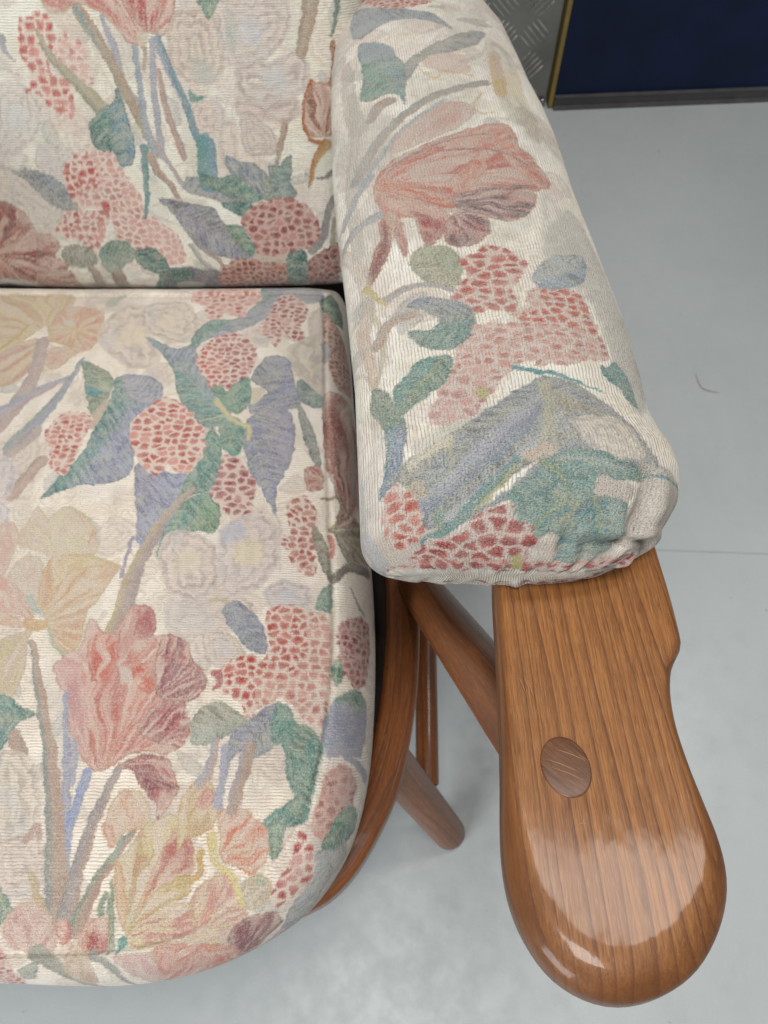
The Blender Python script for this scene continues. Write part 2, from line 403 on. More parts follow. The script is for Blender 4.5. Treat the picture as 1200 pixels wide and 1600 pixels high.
# ---- back cushion: a leaning slab, rounded at the bottom and right edges
BACK_O = (.688, .332)
BACK_D = (np.sin(np.radians(20)), np.cos(np.radians(20)))
BACK_XR = -.022
def back_grid(na=620, nb=620):
    R = .045
    top = .50
    def prof(n, lo, hi, both):
        # arc-length coordinate -> (position, recess)
        q = np.linspace(0, 1, n)
        return q
    # across: from centre line out to the right side and round it
    qa = np.linspace(0, 1, na)
    wid = BACK_XR-SEAT_CX
    la = wid-R+R*np.pi/2+.05
    a = qa*la
    ang = np.clip((a-(wid-R))/R, 0, np.pi/2)
    Xp = np.where(a < wid-R, a, wid-R+R*np.sin(ang)); Da = R*(1-np.cos(ang))+np.clip(a-(wid-R+R*np.pi/2), 0, 1)
    # up: from under the bottom edge to the top, round the top
    lb = top+.20
    b = np.linspace(0, 1, nb)**1.0*lb-.10
    R2 = .042
    angb = np.clip((R2*1.0-b)/R2, 0, np.pi/2)
    Vp = np.where(b > R2, b, R2-R2*np.sin(angb)); Db = R2*(1-np.cos(angb))+np.clip((R2-R2*np.pi/2)-b, 0, 1)
    angt = np.clip((b-(top-.05))/.05, 0, np.pi/2)
    Vp = np.where(b > top-.05, top-.05+.05*np.sin(angt), Vp); Db = Db+.05*(1-np.cos(angt))
    XX = np.broadcast_to(Xp[:, None], (na, nb)); D = Da[:, None]+Db[None]
    D = D-.022*np.cos(np.clip(XX/wid, 0, 1)*np.pi/2)*np.cos(np.clip((Vp[None]-.2)/.6, -1, 1)*np.pi/2)
    D = np.minimum(D, .14)
    VV = np.broadcast_to(Vp[None], (na, nb))
    X = SEAT_CX+XX
    ny, nz = -BACK_D[1], BACK_D[0]           # face normal, towards the sitter
    Y = BACK_O[0]+VV*BACK_D[0]-D*ny
    Z = BACK_O[1]+VV*BACK_D[1]-D*nz
    V = np.stack([X, Y, Z], 2)
    UV = np.stack([np.broadcast_to(SEAT_CX+a[:, None], X.shape), np.broadcast_to(b[None], X.shape)], 2).copy()
    V[..., 1] += .002*(vnoise(UV[..., 0]*12, UV[..., 1]*12, 8)-.5)
    return V, UV

def both_halves(V, UV, step=2):
    """the modelled half plus its mirror about the centre line, as two grids"""
    Vm = V[::step, ::step].copy(); Um = UV[::step, ::step].copy()
    Vm[..., 0] = 2*SEAT_CX-Vm[..., 0]; Um[..., 0] = 2*SEAT_CX-Um[..., 0]
    return [(V, UV, False), (Vm, Um, True)]

BACK_MOTIFS = [
 ('lace',[-205.3,284.2,-186.6,289.3,-164.2,289.3,-156.3,270.9,-155.2,244.2,-170,227.6,-193.2,228.2,-209.2,245.1],(200,182,170),(224,212,200),None,4,8,0.8),
 ('lace',[-160.3,296.6,-130.8,295.9,-93.6,295.9,-89.1,276,-106.6,252.5,-132.4,240.8,-153.7,244.2,-159.3,270.9],(204,190,182),(222,210,200),(190,192,200),5,9,0.85),
 ('lace',[-144.7,241,-113.4,245.8,-84.7,253.4,-73.1,239.1,-77.6,219.6,-100.4,211.8,-129.5,209.4,-147.1,222.1],(200,186,178),(220,208,198),(186,190,194),4,6,0.85),
 ('lace',[-195.9,202.4,-186.2,212.4,-167.3,212.4,-161,199,-167.9,184,-186.5,179.7,-196.2,189],(208,192,182),(222,206,196),None,3,6,0.9),
 ('lace',[-147.8,215.8,-122.9,209.2,-90.7,214.1,-85.2,199.5,-102.2,188.2,-131.1,195.5,-149.8,198.9],(198,182,174),(216,202,194),None,3,5,0.9),
 ('lace',[-147.1,195.7,-127.8,195.4,-112.8,179.2,-114.6,160.6,-141.4,158.8,-148,174.1],(196,182,172),(214,202,192),None,4,6,0.9),
 ('lace',[-168.6,190.5,-158.2,195.7,-150.6,192.4,-151,162.3,-156.6,142.6,-167,141.6,-173.6,165.6],(206,192,182),(220,208,198),None,3,5,0.8),
 ('blob',[-149.8,285.6,-140.9,285.1,-142.9,257.5,-152,257.5],(176,188,180),(196,194,184),0.5,2),
 ('blob',[-188.6,247.5,-174.6,250.2,-169.1,233.9,-180.9,227.7,-188.9,236.5],(180,190,180),(196,194,184),0.5,2),
 ('lace',[-391.2,222.4,-369.3,229.9,-349.1,222.6,-345.5,202.4,-359,178.7,-384.2,162.5,-411.4,162.4],(208,198,190),(220,212,204),(196,200,204),5,8,0.8),
 ('lace',[-357.5,172.3,-328.5,169.1,-321.6,163.1,-336.8,150.6,-343.9,137.2,-359.7,142.2,-366.6,153.7],(204,194,188),(220,210,202),None,4,7,0.8),
 ('lace',[-394.6,140.5,-381,128.9,-359.1,113.8,-349.7,103.8,-356.6,91.3,-372.6,85.6,-389.6,88.9,-394.7,107,-406.3,115.4],(208,200,190),(220,214,204),None,4,7,0.7),
 ('lace',[-410.4,165.6,-383.2,165.6,-371.4,159.6,-378.7,147.2,-397.1,143.8,-417.4,145.4],(206,198,190),(220,214,204),None,3,7,0.7),
 ('stem',[-366.8,267.6,-364.8,254.4,-356.6,245.6],8.7,0.9,(174,170,175),(150,160,165)),
 ('stem',[-375.5,240.8,-362,238.4,-352.2,228.9],1.5,1.2,(180,180,170),(180,180,170),None,0.7),
 ('petal',[-310.9,302.5,-315.3,289.5,-307.9,285.9,-288,293.7,-272.3,290.8,-259.5,280.9,-247.8,265.9,-238.3,260.9,-231.5,264.3,-234.3,272.8,-221.2,270.9,-209,270.9,-199.1,302.1],(-230.2,259),(224,180,172),(222,170,162),(205,130,122),(170,160,125),10,0.5),
 ('petal',[-240.1,302.5,-235.4,283.4,-228.1,274.2,-214.8,272.6,-207.9,302.4],(-226.9,264.2),(214,150,140),(206,130,124),(180,100,100),(180,150,120),12,0.5),
 ('petal',[-252.7,298.5,-243.4,287.5,-231.5,271.9,-233.1,264.2,-238.7,265.7,-248.4,277.4],(-232.4,260.1),(214,140,130),(214,150,140),(226,196,184),(200,140,125),6,0.5),
 ('blob',[-234.1,274.2,-224.4,269.7,-230.8,260,-236.4,262.5],(224,210,190),(218,196,180),0.9),
 ('stem',[-265,283.6,-260.3,264.2,-258.4,245.7,-257.2,229,-248.5,211],4.5,9,(170,173,186),(174,170,175)),
 ('stem',[-286.2,289.5,-274.7,267.7,-264.5,245.7,-257,222.7,-247.1,193.9,-236.9,162.5],11.8,9.1,(168,158,142),(188,160,142),(182,166,146)),
 ('stem',[-287.6,288.9,-281.3,278.5,-276,262.5],4,1.3,(130,155,165),(130,150,155)),
 ('stem',[-240.1,259.1,-241.1,231.1,-243.1,202.4,-240.2,162.5],5.3,7.2,(150,165,168),(170,173,186)),
 ('stem',[-231,259,-232.5,247.6,-234.6,240.8],5.1,2.8,(186,166,150),(186,166,150)),
 ('stem',[-221.1,266.5,-228,231,-230.7,187.4,-230.9,159.6],5.9,7.4,(170,173,186),(174,170,175)),
 ('stem',[-220.8,239.3,-220.2,209.7,-214.9,184.2,-209.3,159.6],4.8,7.9,(196,160,148),(170,155,150)),
 ('stem',[-217.4,266.2,-211.1,242.5,-202.9,217.3,-195.7,193.6],8.3,5.3,(170,173,186),(110,140,150)),
 ('stem',[-207.5,236.8,-199.3,210.9,-193.2,178.4],5.5,8.6,(110,145,150),(140,155,165)),
 ('hyd',[-345.6,280.9,-328.6,287.7,-317,285.8,-313,272.3,-316.7,253.9,-326,247.8,-324.3,237.5,-310.3,230.5,-308.8,208.9,-316,197.4,-333.7,204.1,-342.7,217.4,-355.3,221.4,-345.9,238.8,-350.6,252.4,-348.2,267.7],(226,180,172),(205,104,98),7.5,0.75),
 ('hyd',[-307,272.4,-297.5,267.8,-285.6,260.6,-287.1,247.8,-289.3,238.9,-283.2,231.5,-290.5,227.7,-307.2,242.5,-316.7,253.9],(228,200,190),(220,160,152),6,0.6),
 ('stem',[-329.8,272.3,-321,249.3,-302.8,229.1,-283.1,205.7],4,17,(150,150,128),(186,174,148),(190,180,156)),
 ('leaf',[-263.8,225.8,-260.8,211.4,-258.7,190.7,-257.6,169,-264.5,152.3,-276.4,149,-281.5,162.1,-292.6,165.6,-300.8,170.6,-300.6,187.4,-292.2,200.7,-279.7,207.2,-271.7,211.5],(-262.7,222.7),(-270.7,150.6),(90,134,128),(120,150,165),(170,180,140)),
 ('leaf',[-394.6,145.7,-376.9,147.3,-357.8,142.8,-344.8,133.9,-338,120.6,-331.6,110.5,-335.5,103.8,-352.6,105.5,-370,118.9,-380.6,135.6],(-394.7,145.5),(-333.4,104.6),(168,168,172),(150,156,166),(160,165,140)),
 ('hyd',[-336.8,150.6,-320.3,162.3,-299.3,165.6,-283.1,164,-276.4,148.9,-268.2,132.2,-261.2,117.2,-262,103.8,-245.5,91.3,-230,78.8,-226,60.4,-225.8,45.5,-245.2,43.8,-260.1,60.6,-281.5,61,-297.5,70.4,-300,90.5,-307.5,103.8,-324.1,107.2,-332.1,103.8,-338,120.6,-341.3,133.9],(222,184,176),(204,150,144),6,0.45),
 ('hyd',[-336.8,150.6,-320.3,162.3,-307.5,160,-304.2,145.6,-304.3,130.6,-322.8,125.6,-328.6,117.3,-338,120.6,-341.3,133.9],(224,176,168),(196,88,82),6.5,0.85),
 ('hyd',[-363.7,82.1,-348.2,102.4,-332.1,103.8,-307.5,103.8,-300,98.8,-315.2,72.1,-325.4,58.9,-337.5,68.5,-357.9,73.7],(222,176,168),(190,100,96),6,0.7),
 ('blob',[-306.8,113.9,-298.4,112.2,-301.1,100.5,-306,102.1],(192,90,84),None,0.9),
 ('petal',[-425.3,111.5,-395.7,103.8,-389.6,88.9,-385,80.4,-369.3,77.8,-365.7,64,-374.5,53.5,-361.9,42,-373.4,32,-405.7,17.6,-427.9,19.8,-442.4,22,-455.3,26.9],(-442,51.9),(206,140,122),(184,122,114),(150,88,86),(150,110,90),8,0.6),
 ('petal',[-383.6,78.7,-369.3,77.8,-365.7,64,-375.2,57,-391,60.4],(-405.5,48.7),(190,120,114),(176,104,102),(212,170,158),(150,100,92),6,0.5),
 ('petal',[-404.7,28.7,-364,38.5,-356.1,8,-360.8,-4,-403.9,-4],(-411.7,30.7),(190,120,100),(160,100,90),(214,180,165),(140,100,84),6,0.5),
 ('petal',[-399.1,45.3,-378.3,53.3,-361.9,42,-380.9,38.1],(-405.5,37.1),(176,104,98),(176,104,98),(222,190,178),(140,100,84),5,0.5),
 ('blob',[-462.8,4.6,-443.5,11.7,-429.4,0.2,-431.5,-4.4,-466.9,-4.4],(120,112,126),(150,130,130),0.9),
 ('stem',[-336.5,43.6,-331.6,22.9,-335.5,1.9],9.5,10.9,(160,145,130),(176,160,146)),
 ('stem',[-310.6,44.5,-306.8,30.3,-306.8,-4],14.1,16.3,(150,130,116),(172,152,138)),
 ('blob',[-356.6,16.5,-282.3,13.5,-276.4,-4.4,-364.8,-4.4],(150,128,116),(176,156,140),0.6,3),
 ('leaf',[-366,57,-350.6,67.1,-331.4,63.7,-325.3,52,-333.2,41.8,-361.2,41.3],(-364.2,57),(-327.7,50.2),(158,156,142),(172,168,152),(180,175,155)),
 ('leaf',[-321.8,58.9,-306,72.1,-288.5,70.4,-280.3,58.9,-286,48.5,-300.6,40.3,-313.7,32.5,-322.1,42.2],(-323.8,50.2),(-281.5,61),(140,152,138),(110,142,130),(170,175,150)),
 ('leaf',[-283.5,52,-278.1,61,-261.2,63.7,-249.2,51.9,-241.5,34.2,-220.5,40.2,-223.8,15.6,-257,-4,-278.1,-3.7,-259.5,27.9,-275.5,38.7],(-282.9,55.4),(-240.3,16.4),(88,130,120),(76,112,108),(140,160,140)),
 ('stem',[-249,169,-253.6,137.2,-256.2,115.5,-261.9,97],8,4.2,(130,150,160),(88,140,132)),
 ('stem',[-244.3,159.7,-237.5,142.2,-229.1,132.2,-221.9,115.5],9.3,6.2,(170,152,142),(184,160,146)),
 ('stem',[-233.2,165.7,-223.2,147.2,-214.6,128.9],6.4,4.8,(170,173,186),(186,160,148)),
 ('leaf',[-215.6,132.2,-209.5,138.9,-194.3,139.1,-181.8,132.1,-169.6,121.7,-155,114,-146,102.8,-155.3,97.8,-177.6,112.2,-193.9,118.9,-210.5,122.2],(-223.2,127.2),(-147.9,102.1),(174,170,175),(150,158,168),(176,172,160)),
 ('stem',[-185.2,172.3,-186.4,156.3,-187.7,132.2],19.6,19.2,(96,146,140),(120,150,165)),
 ('leaf',[-193.7,142.2,-177.5,138.7,-165.3,141.5,-148.3,142.1,-136.2,130.5,-130.4,118.9,-138.3,111.2,-160.3,113.8,-176.3,121.9,-192.1,130.5],(-191,138.8),(-132.6,115.5),(90,134,128),(92,138,126),(130,165,140)),
 ('leaf',[-166,160.6,-148.8,153.9,-135.6,150.6,-123.5,138.8,-122.4,148.4,-112.2,149.5,-98.2,158.9,-100,134.1,-94.9,120.7,-99.9,113.7,-118.9,113.4,-132.6,115.5,-146.2,132.4,-163.6,143.1],(-132.8,113.8),(-111.8,154.1),(120,142,140),(140,148,164),(150,160,130)),
 ('leaf',[-244,117.2,-212.2,112.4,-187.2,106.6,-175.8,88.8,-161.6,73.8,-146.4,58.7,-149.3,49.5,-171.9,48.6,-189.5,52.2,-206.5,58.7,-218.2,75.3,-231.6,100.3],(-242.3,116.4),(-150,50.4),(152,150,166),(140,138,150),(150,160,165)),
 ('leaf',[-177.9,111.6,-148.4,112.2,-140.9,102.1,-150.5,95.3,-165.4,100.5],(-177.5,113.5),(-144.7,98.7),(88,134,128),(76,124,122),(120,150,140)),
 ('leaf',[-176,85.4,-158.5,86.6,-152.3,77.1,-145.5,58.7,-150.2,49.6,-159.9,58.9],(-175.8,88.8),(-149.8,51.8),(84,130,116),(92,140,128),(150,165,120)),
 ('stem',[-228.9,115.5,-208.5,113.8,-195.4,108.6],2.3,1.6,(215,200,185),(215,200,185),None,0.6),
 ('stem',[-218.1,65.6,-208.1,48.9,-195.6,35.3],4.8,5.5,(150,155,150),(190,182,172)),
 ('stem',[-203,58.6,-186.9,45.2,-185.4,30.5],3.7,4.8,(160,150,146),(170,145,130)),
 ('blob',[-246.1,38.6,-192,35.3,-183.1,23.2,-190.7,-5.6,-257,-4],(92,92,108),(120,108,112),0.9,2),
 ('blob',[-246.1,38.6,-228.1,38.4,-218.7,29.4,-235.8,19.4,-251.3,16.6],(70,110,100),(60,96,92),0.9),
 ('blob',[-242.1,16.4,-224.8,18.9,-210.7,15,-222.6,-3,-242.2,-5.1],(176,172,160),None,0.9),
 ('hyd',[-189.7,33.2,-172.2,46.6,-139.5,48.6,-110.8,43.7,-104.2,25.3,-116.4,-5.6,-189,-5.6],(176,132,118),(126,62,56),5.5,0.75,(196,158,144)),
 ('blob',[-145.6,57,-106.2,53.7,-110.6,42.6,-145.2,45.3],(206,190,172),None,0.8),
 ('hyd',[-157.4,93.7,-142,108.8,-126,112.1,-108.3,117.2,-83.1,104,-72.6,87.1,-73.4,70.9,-82.2,59.1,-106.2,54.9,-124.8,49.9,-144.1,53.8,-148,70.2,-155.6,80.7],(198,154,146),(142,50,56),7,0.62,(206,174,164)),
 ('stem',[-56.2,112.2,-63.6,90.5,-68.8,70.6,-82.6,54.9],7.9,9.8,(140,130,132),(150,146,140)),
 ('stem',[-55.6,89.6,-58.6,58.8],3.7,5.6,(170,160,140),(160,150,130)),
 ('leaf',[-110.1,52,-89.8,53.9,-89.5,11.3,-112.6,8.6],(-99.1,53.7),(-101.3,7.5),(84,120,110),(60,100,98),(110,130,120)),
 ('hyd',[-84.8,45.4,-67.9,55.7,-51.3,58,-55.2,-6,-85.6,-6,-89.4,33.7],(150,104,96),(104,38,44),6,0.7,(180,140,130)),
 ('stem',[-68.7,297.8,-74.7,275.9,-81.7,253.3],15,11.5,(166,146,130),(176,148,128),(190,172,154)),
 ('stem',[-42.4,295.9,-47,277.6,-51,265.9],5.5,3.1,(104,136,120),(90,120,106)),
 ('stem',[-50,259.2,-49.1,240.8,-54,223],6.2,6.2,(160,112,84),(150,104,80)),
 ('petal',[-74.6,229.1,-67.7,225.6,-53.1,221.7,-50.9,197.7,-55.2,177.3,-65.3,175.2,-77,177.1,-84.4,194,-79.7,210.9],(-62.2,168.8),(196,148,128),(206,164,150),(150,100,84),(168,104,66),6,0.6,1,0.8),
 ('stem',[-73.8,227.8,-83.2,199.2,-78.7,175.6,-65.7,169],3.5,4.1,(168,96,60),(176,110,70)),
 ('stem',[-60.7,168.6,-71.3,155.9,-81.7,125.5],10,3,(170,110,70),(190,160,110)),
 ('stem',[-55.2,140.6,-64,134.9,-74.4,135.7],7.2,1.1,(120,112,116),(140,130,128)),
 ('stem',[-102.5,187.1,-109.2,165.6],7.1,5.5,(178,150,134),(170,142,126)),
 ('stem',[-108.2,168.8,-113.9,149.5],7,3.5,(180,156,138),(160,150,140)),
 ('leaf',[-174.7,299.3,-154.8,299.3,-165,281.3,-170.8,285.8],(-164.2,299.3),(-165.2,282.6),(130,160,146),(150,170,156)),
 ('blob',[-193.5,222.4,-189.9,218.3,-177.9,216.7,-191.2,210.8,-195.3,215.7],(96,148,142),None,0.9),
]
SEAT_MOTIFS = [
 ('petal',[-456.5,661.6,-410.7,667.6,-362.5,667.3,-358.2,640.1,-381.1,601.2,-421,553.6],(-365.9,590.6),(230,214,172),(232,218,180),(216,186,158),(200,180,130),9,0.4),
 ('petal',[-422.4,558.5,-385.1,584.5,-371.5,582.2,-370.1,555.8,-379.1,521.5,-407.2,509.8],(-369.6,585),(232,216,168),(228,206,170),(212,172,160),(204,184,130),8,0.45),
 ('petal',[-365.5,563.7,-347.4,573.3,-328.4,566.7,-336.4,551.1,-344.8,537.2,-356.9,538.4],(-328.2,580.1),(228,200,172),(222,176,160),(230,206,176),(196,172,122),8,0.5),
 ('petal',[-372,618.5,-362.2,641.6,-337.4,643.6,-317.6,628.4,-309.9,594.2,-318.4,568.2,-331.2,564,-348.4,577.3,-367.2,582.4],(-342.6,602),(230,212,166),(226,188,162),(222,170,150),(196,172,122),7,0.4),
 ('stem',[-376.3,639.6,-377.3,618.4,-360.2,582.4,-333.2,572],2.3,2.3,(206,188,140),(206,188,140)),
 ('blob',[-360.5,616.2,-355.2,621.8,-345.8,613.4,-349.6,607.5],(226,222,206),None,0.9),
 ('stem',[-395.8,609.3,-403.1,586.7,-415,568.5],2.6,3.5,(206,180,120),(206,180,120)),
 ('lace',[-314.7,610.9,-298,649.7,-275.9,647.1,-254.8,634.3,-254.5,596.4,-238.7,558.6,-243.6,538.4,-270.8,538.6,-291.7,556.6,-312.8,580.4],(212,198,186),(224,212,200),(222,206,176),4,7,0.85),
 ('lace',[-279.5,640.4,-247.7,655.9,-220.2,646,-205,603.5,-216,577.9,-245.6,586.5,-266.9,604.9],(212,198,184),(226,214,202),(222,208,180),4,7,0.9),
 ('stem',[-313.4,649.9,-311.3,659.2,-301.1,667.3],14.4,4,(170,180,160),(180,186,170),None,0.8),
 ('stem',[-372.4,582.2,-367,526.1,-374,481.8,-384.4,447],13.3,18.1,(190,172,168),(200,178,168)),
 ('stem',[-329.6,523.9,-357,502.4,-378.1,479.5,-392.2,462.1],6,22.1,(170,173,186),(196,172,168),(186,180,190)),
 ('stem',[-321.8,553.8,-327.8,516.6,-340.7,472.6,-360.1,428.2],3.9,17.7,(152,166,160),(170,173,186),(172,172,182)),
 ('stem',[-343.4,446.9,-352.8,430.3,-361.9,418.2],14.7,11.1,(170,160,160),(196,178,170)),
 ('stem',[-327.1,409.8,-335.3,390.1,-343.6,367.3],12.4,13.5,(176,152,140),(196,168,156),(206,180,168)),
 ('lace',[-378.2,416.2,-355.4,412.1,-345.6,394.2,-345.1,367.3,-361.2,361.8],(212,200,198),(222,210,206),None,3,6,0.8),
 ('lace',[-360.6,360,-345.3,358.1,-337.1,340.1,-352.9,334.9],(206,200,206),(220,210,206),None,3,6,0.8),
 ('leaf',[-321.6,547.6,-313.5,547.8,-302,541.9,-287.5,528.8,-281.6,514.3,-280.9,493.4,-287.1,477.1,-293.3,470,-300.9,486.2,-310.8,514.2],(-321.6,547.6),(-289.2,471.7),(140,160,140),(160,170,146),(160,170,140)),
 ('blob',[-309.1,512.4,-289.9,503.8,-291.3,498.3,-303.5,497.3],(88,150,156),None,0.95),
 ('leaf',[-282.3,470,-285.4,455.2,-288.3,434.4,-293.1,413.7,-305.6,390.2,-316.3,363.5,-302,371.7,-283.1,379.3,-259.7,381.6,-243.6,389.5,-238.6,403.8,-241.7,426.1,-241.8,442.7,-241.1,472.7,-228.4,491.1,-229.1,509.7,-240.8,523.6,-255,527.6,-272,527.8,-282,522,-278.5,500,-281.4,480.7],(-272.3,514.3),(-316.3,363.5),(96,146,144),(160,165,190),(176,184,180)),
 ('leaf',[-272,527.8,-255,527.6,-240.8,523.6,-229.1,509.7,-228.4,491.1,-243.3,484.3,-261.7,495.3,-272.3,514.3],(-234.8,490.9),(-268.1,525.8),(165,168,190),(172,172,186),(185,185,190)),
 ('stem',[-282.6,486.1,-288.2,468.3,-289.8,455.3],9.2,10.7,(190,175,160),(206,186,166)),
 ('hyd',[-332.7,442.6,-329.4,463.9,-319.9,474.4,-302.2,472.7,-289.2,463.9,-295.1,434.4,-296.3,413.8,-298.8,394.1,-307.8,394,-319.9,405.8,-323.4,426.1],(226,182,170),(200,90,86),5.5,0.7),
 ('leaf',[-263.1,589.8,-244.6,580.8,-224.3,568.9,-208.3,573.7,-200.3,557.3,-189.5,528.9,-175.2,507.2,-153.9,478.4,-159.3,459.2,-177.6,453.5,-200.2,477.5,-213.7,504.9,-222.4,533.5,-237,558.6],(-152.5,465.4),(-261.2,587.5),(150,160,176),(112,156,150),(180,186,180)),
 ('leaf',[-209.5,563.3,-208.2,595.2,-193.7,617.6,-165.3,619.7,-146.9,648.2,-142.2,685.6,-117.9,686.3,-122.8,642.1,-141.4,611.9,-175.5,589.1,-192.3,583.9],(-207.5,568.5),(-127.4,670.1),(170,173,186),(104,152,144),(170,180,170)),
 ('hyd',[-225.7,665,-215.8,677.5,-191.6,684.5,-161.2,678.9,-143.1,669.6,-141.3,655,-155.3,641.7,-156.8,624.7,-169.4,623.9,-181.4,632.4,-184.9,618.9,-197.7,620.2,-206.6,642.3,-219.2,650.7],(228,188,176),(204,100,94),7,0.5),
 ('blob',[-141.9,686.3,-119.3,686.4,-93.3,681,-75,674.8,-70.6,659.2,-88.2,648.9,-108.2,668.6,-134.7,669.6],(158,160,174),(176,176,180),0.9),
 ('hyd',[-140,601,-130.4,629.7,-122.5,661.6,-108.2,668.6,-89.9,646,-86.9,626.6,-93,609.5,-86.4,588.9,-98.3,584.1,-109.4,592.2,-118.2,572.1,-124.5,586,-134,593.3],(222,180,172),(172,84,90),6,0.7),
 ('lace',[-86.6,621.2,-75.3,645,-68.8,636.3,-66.9,598.5,-81.4,592.2],(206,194,182),(220,208,196),None,3,6,0.8),
 ('lace',[-104.4,571.9,-91.6,587.2,-69.3,596.5,-64.1,506.6,-71.1,500.1,-83.9,519.2,-98.9,542.7],(200,190,176),(224,210,190),None,3,5,0.9),
 ('hyd',[-201.1,558.2,-195.7,570.9,-188.7,583.8,-169.1,593.3,-150.9,588.5,-138.1,567.5,-137.9,544.9,-144.2,525.1,-153.4,517.7,-161.7,504.5,-168.5,512.5,-178.7,508.9,-187.4,524.1,-196.6,541],(216,172,170),(176,84,92),6,0.65),
 ('hyd',[-201.1,558.2,-191.3,576.1,-173.5,558.8,-166.7,531.8,-178.7,508.9,-187.4,524.1,-196.6,541],(226,170,160),(206,98,90),6,0.8),
 ('leaf',[-178.8,509.9,-168.4,512,-161.7,504.5,-154.8,515.2,-142.5,525.2,-136.9,506.4,-137,488,-144.9,472.3,-153.4,476.2,-168.2,491.6],(-144.7,470.1),(-162.4,510.3),(100,152,140),(120,160,140),(170,190,150)),
 ('leaf',[-130.1,552.6,-117.3,561.3,-103.3,557.1,-97.6,537.8,-92.9,518.7,-85.1,500.1,-88.2,485.1,-104,479.6,-117.2,484.5,-133.9,472.9,-138.2,483.6,-127.8,493.1,-121,507.3,-133.3,516.1,-139.2,525.2],(-135.4,472.7),(-113.7,558.5),(156,158,184),(162,164,176),(172,176,180)),
 ('blob',[-136.7,508.8,-122.7,508.2,-133.4,485],(224,212,190),None,0.95),
 ('leaf',[-135,468.8,-117.2,483.6,-97.4,479.4,-89.6,459.4,-87.5,429.7,-90.8,406.7,-98.8,385.5,-100.1,366.2,-98.5,347.3,-106.1,360.9,-116.7,379.4,-127.7,400,-135.2,423.7,-138.7,444.4],(-136,466.1),(-98.5,347.3),(152,158,184),(166,164,184),(196,186,190),1,0.5),
 ('leaf',[-166.9,469.3,-144.3,465.8,-137.4,444.6,-138,427.6,-144.9,417,-156.6,427.2,-162.4,448],(-146.1,465.7),(-151.8,423.3),(110,156,144),(92,150,140),(180,190,150)),
 ('leaf',[-88.4,526.3,-63.8,500.2,-63.1,487.4,-75.3,486.2,-89.2,499.9],(-94.8,533.1),(-64.2,490.7),(124,146,150),(104,140,132),(150,160,150)),
 ('leaf',[-90.2,495.4,-77.6,471.6,-66.3,439.7,-59.5,403,-67.1,408.9,-75.2,430.6,-84.4,459.7],(-89.3,492.6),(-60.1,402.9),(140,150,146),(160,162,160),(170,165,150)),
 ('stem',[-171.5,491.5,-152.1,465.5,-135.1,455.4,-131.8,438.3],6.4,4.2,(206,200,150),(214,206,160),(222,212,170)),
 ('stem',[-184.8,460.3,-165.3,469.3,-152.3,467.6],2.3,2.3,(190,196,160),(190,196,160)),
 ('leaf',[-236,406.1,-220,408.6,-202.4,394.5,-185.9,393.1,-187.3,364.1,-194.6,348,-204.7,314.5,-217.3,313,-224.9,349.2,-233.9,386.4],(-208.6,314.5),(-193.1,392.9),(158,164,190),(164,162,184),(170,172,186)),
 ('leaf',[-186.8,390.7,-176.2,409,-174.8,443.5,-169.4,453.8,-158.6,433.9,-155.7,405.5,-160.1,375.8,-177.4,368.6,-188.9,359.7],(-169.9,443.6),(-185.5,364.2),(104,154,144),(90,150,144),(176,190,170)),
 ('leaf',[-190.2,356.6,-160.2,371.9,-148,350.1,-150.8,327.3,-171.4,328.5,-187.7,317.5,-197.2,301.1,-198.6,321.3],(-177.6,370.2),(-195.8,305.1),(92,150,148),(116,156,130),(190,190,130)),
 ('stem',[-177.3,376.2,-187.9,360.4,-198.8,338.7,-208.6,307.7,-214.5,281.5,-215.4,250.5,-217.8,229.7],5.6,18.8,(202,184,150),(176,158,158),(186,168,160)),
 ('stem',[-222.2,321.2,-224.4,301,-224.3,281.5],3.7,3.7,(170,160,175),(170,160,175)),
 ('hyd',[-248.5,438.5,-251.4,459.7,-241.9,477.1,-228.9,493.8,-208.3,488.3,-193.1,473.2,-179.2,451.8,-174.5,426.8,-179.5,406.6,-183.7,394.7,-196.7,396.8,-206.2,406.4,-214.1,392.8,-227.7,400.6,-240.2,418.1],(226,170,160),(196,84,82),7,0.62),
 ('hyd',[-162,374.7,-158,389.2,-154.2,417.2,-144.8,416.4,-127.7,400,-118.4,375,-122.1,359.9,-112.6,351.1,-119.7,337.4,-134.2,338.9,-136.6,335.2,-142.3,346.6,-154.3,360.9],(224,190,184),(158,62,72),7.5,0.9,(230,208,198)),
 ('petal',[-76.5,403.8,-60.7,407.7,-58,380.8,-71.9,377.8],(-57.8,391.3),(196,120,108),(190,110,100),(160,84,80),(150,90,80),6,0.5),
 ('hyd',[-86.8,367.1,-77.4,371.9,-66.7,363.9,-59.5,338.6,-62.7,317.7,-59,290.1,-66.3,284.8,-80.9,296.5,-83.2,309.7,-94.4,317.1,-92.5,326.9,-83.2,327.2,-89.9,348.3],(218,176,162),(186,84,80),6,0.8),
 ('leaf',[-65.9,338.5,-54.6,325.4,-48.1,305.7,-45.8,277.9,-55.9,297.3,-62.7,317.7],(-65.2,338.5),(-46.2,279.4),(150,142,126),(166,158,142),(176,166,146)),
 ('lace',[-195.4,322.8,-183,329.8,-168.3,327.1,-149.8,315,-142.2,288.5,-143.2,266.3,-160.5,256.7,-180.2,262.8,-192.1,284.7,-197.4,307.9],(208,194,186),(232,212,204),(216,206,180),4,8,0.9),
 ('lace',[-147.2,330.2,-133.5,344.7,-110.8,349,-95.4,330.5,-89.7,303,-98.7,280,-113.5,263.7,-134.9,264.7,-143.6,295.1],(208,196,190),(232,212,204),(222,208,170),4,8,0.9),
 ('blob',[-145.7,328.8,-130.1,340,-122.8,326,-141.3,315.2],(190,194,210),None,0.6,2),
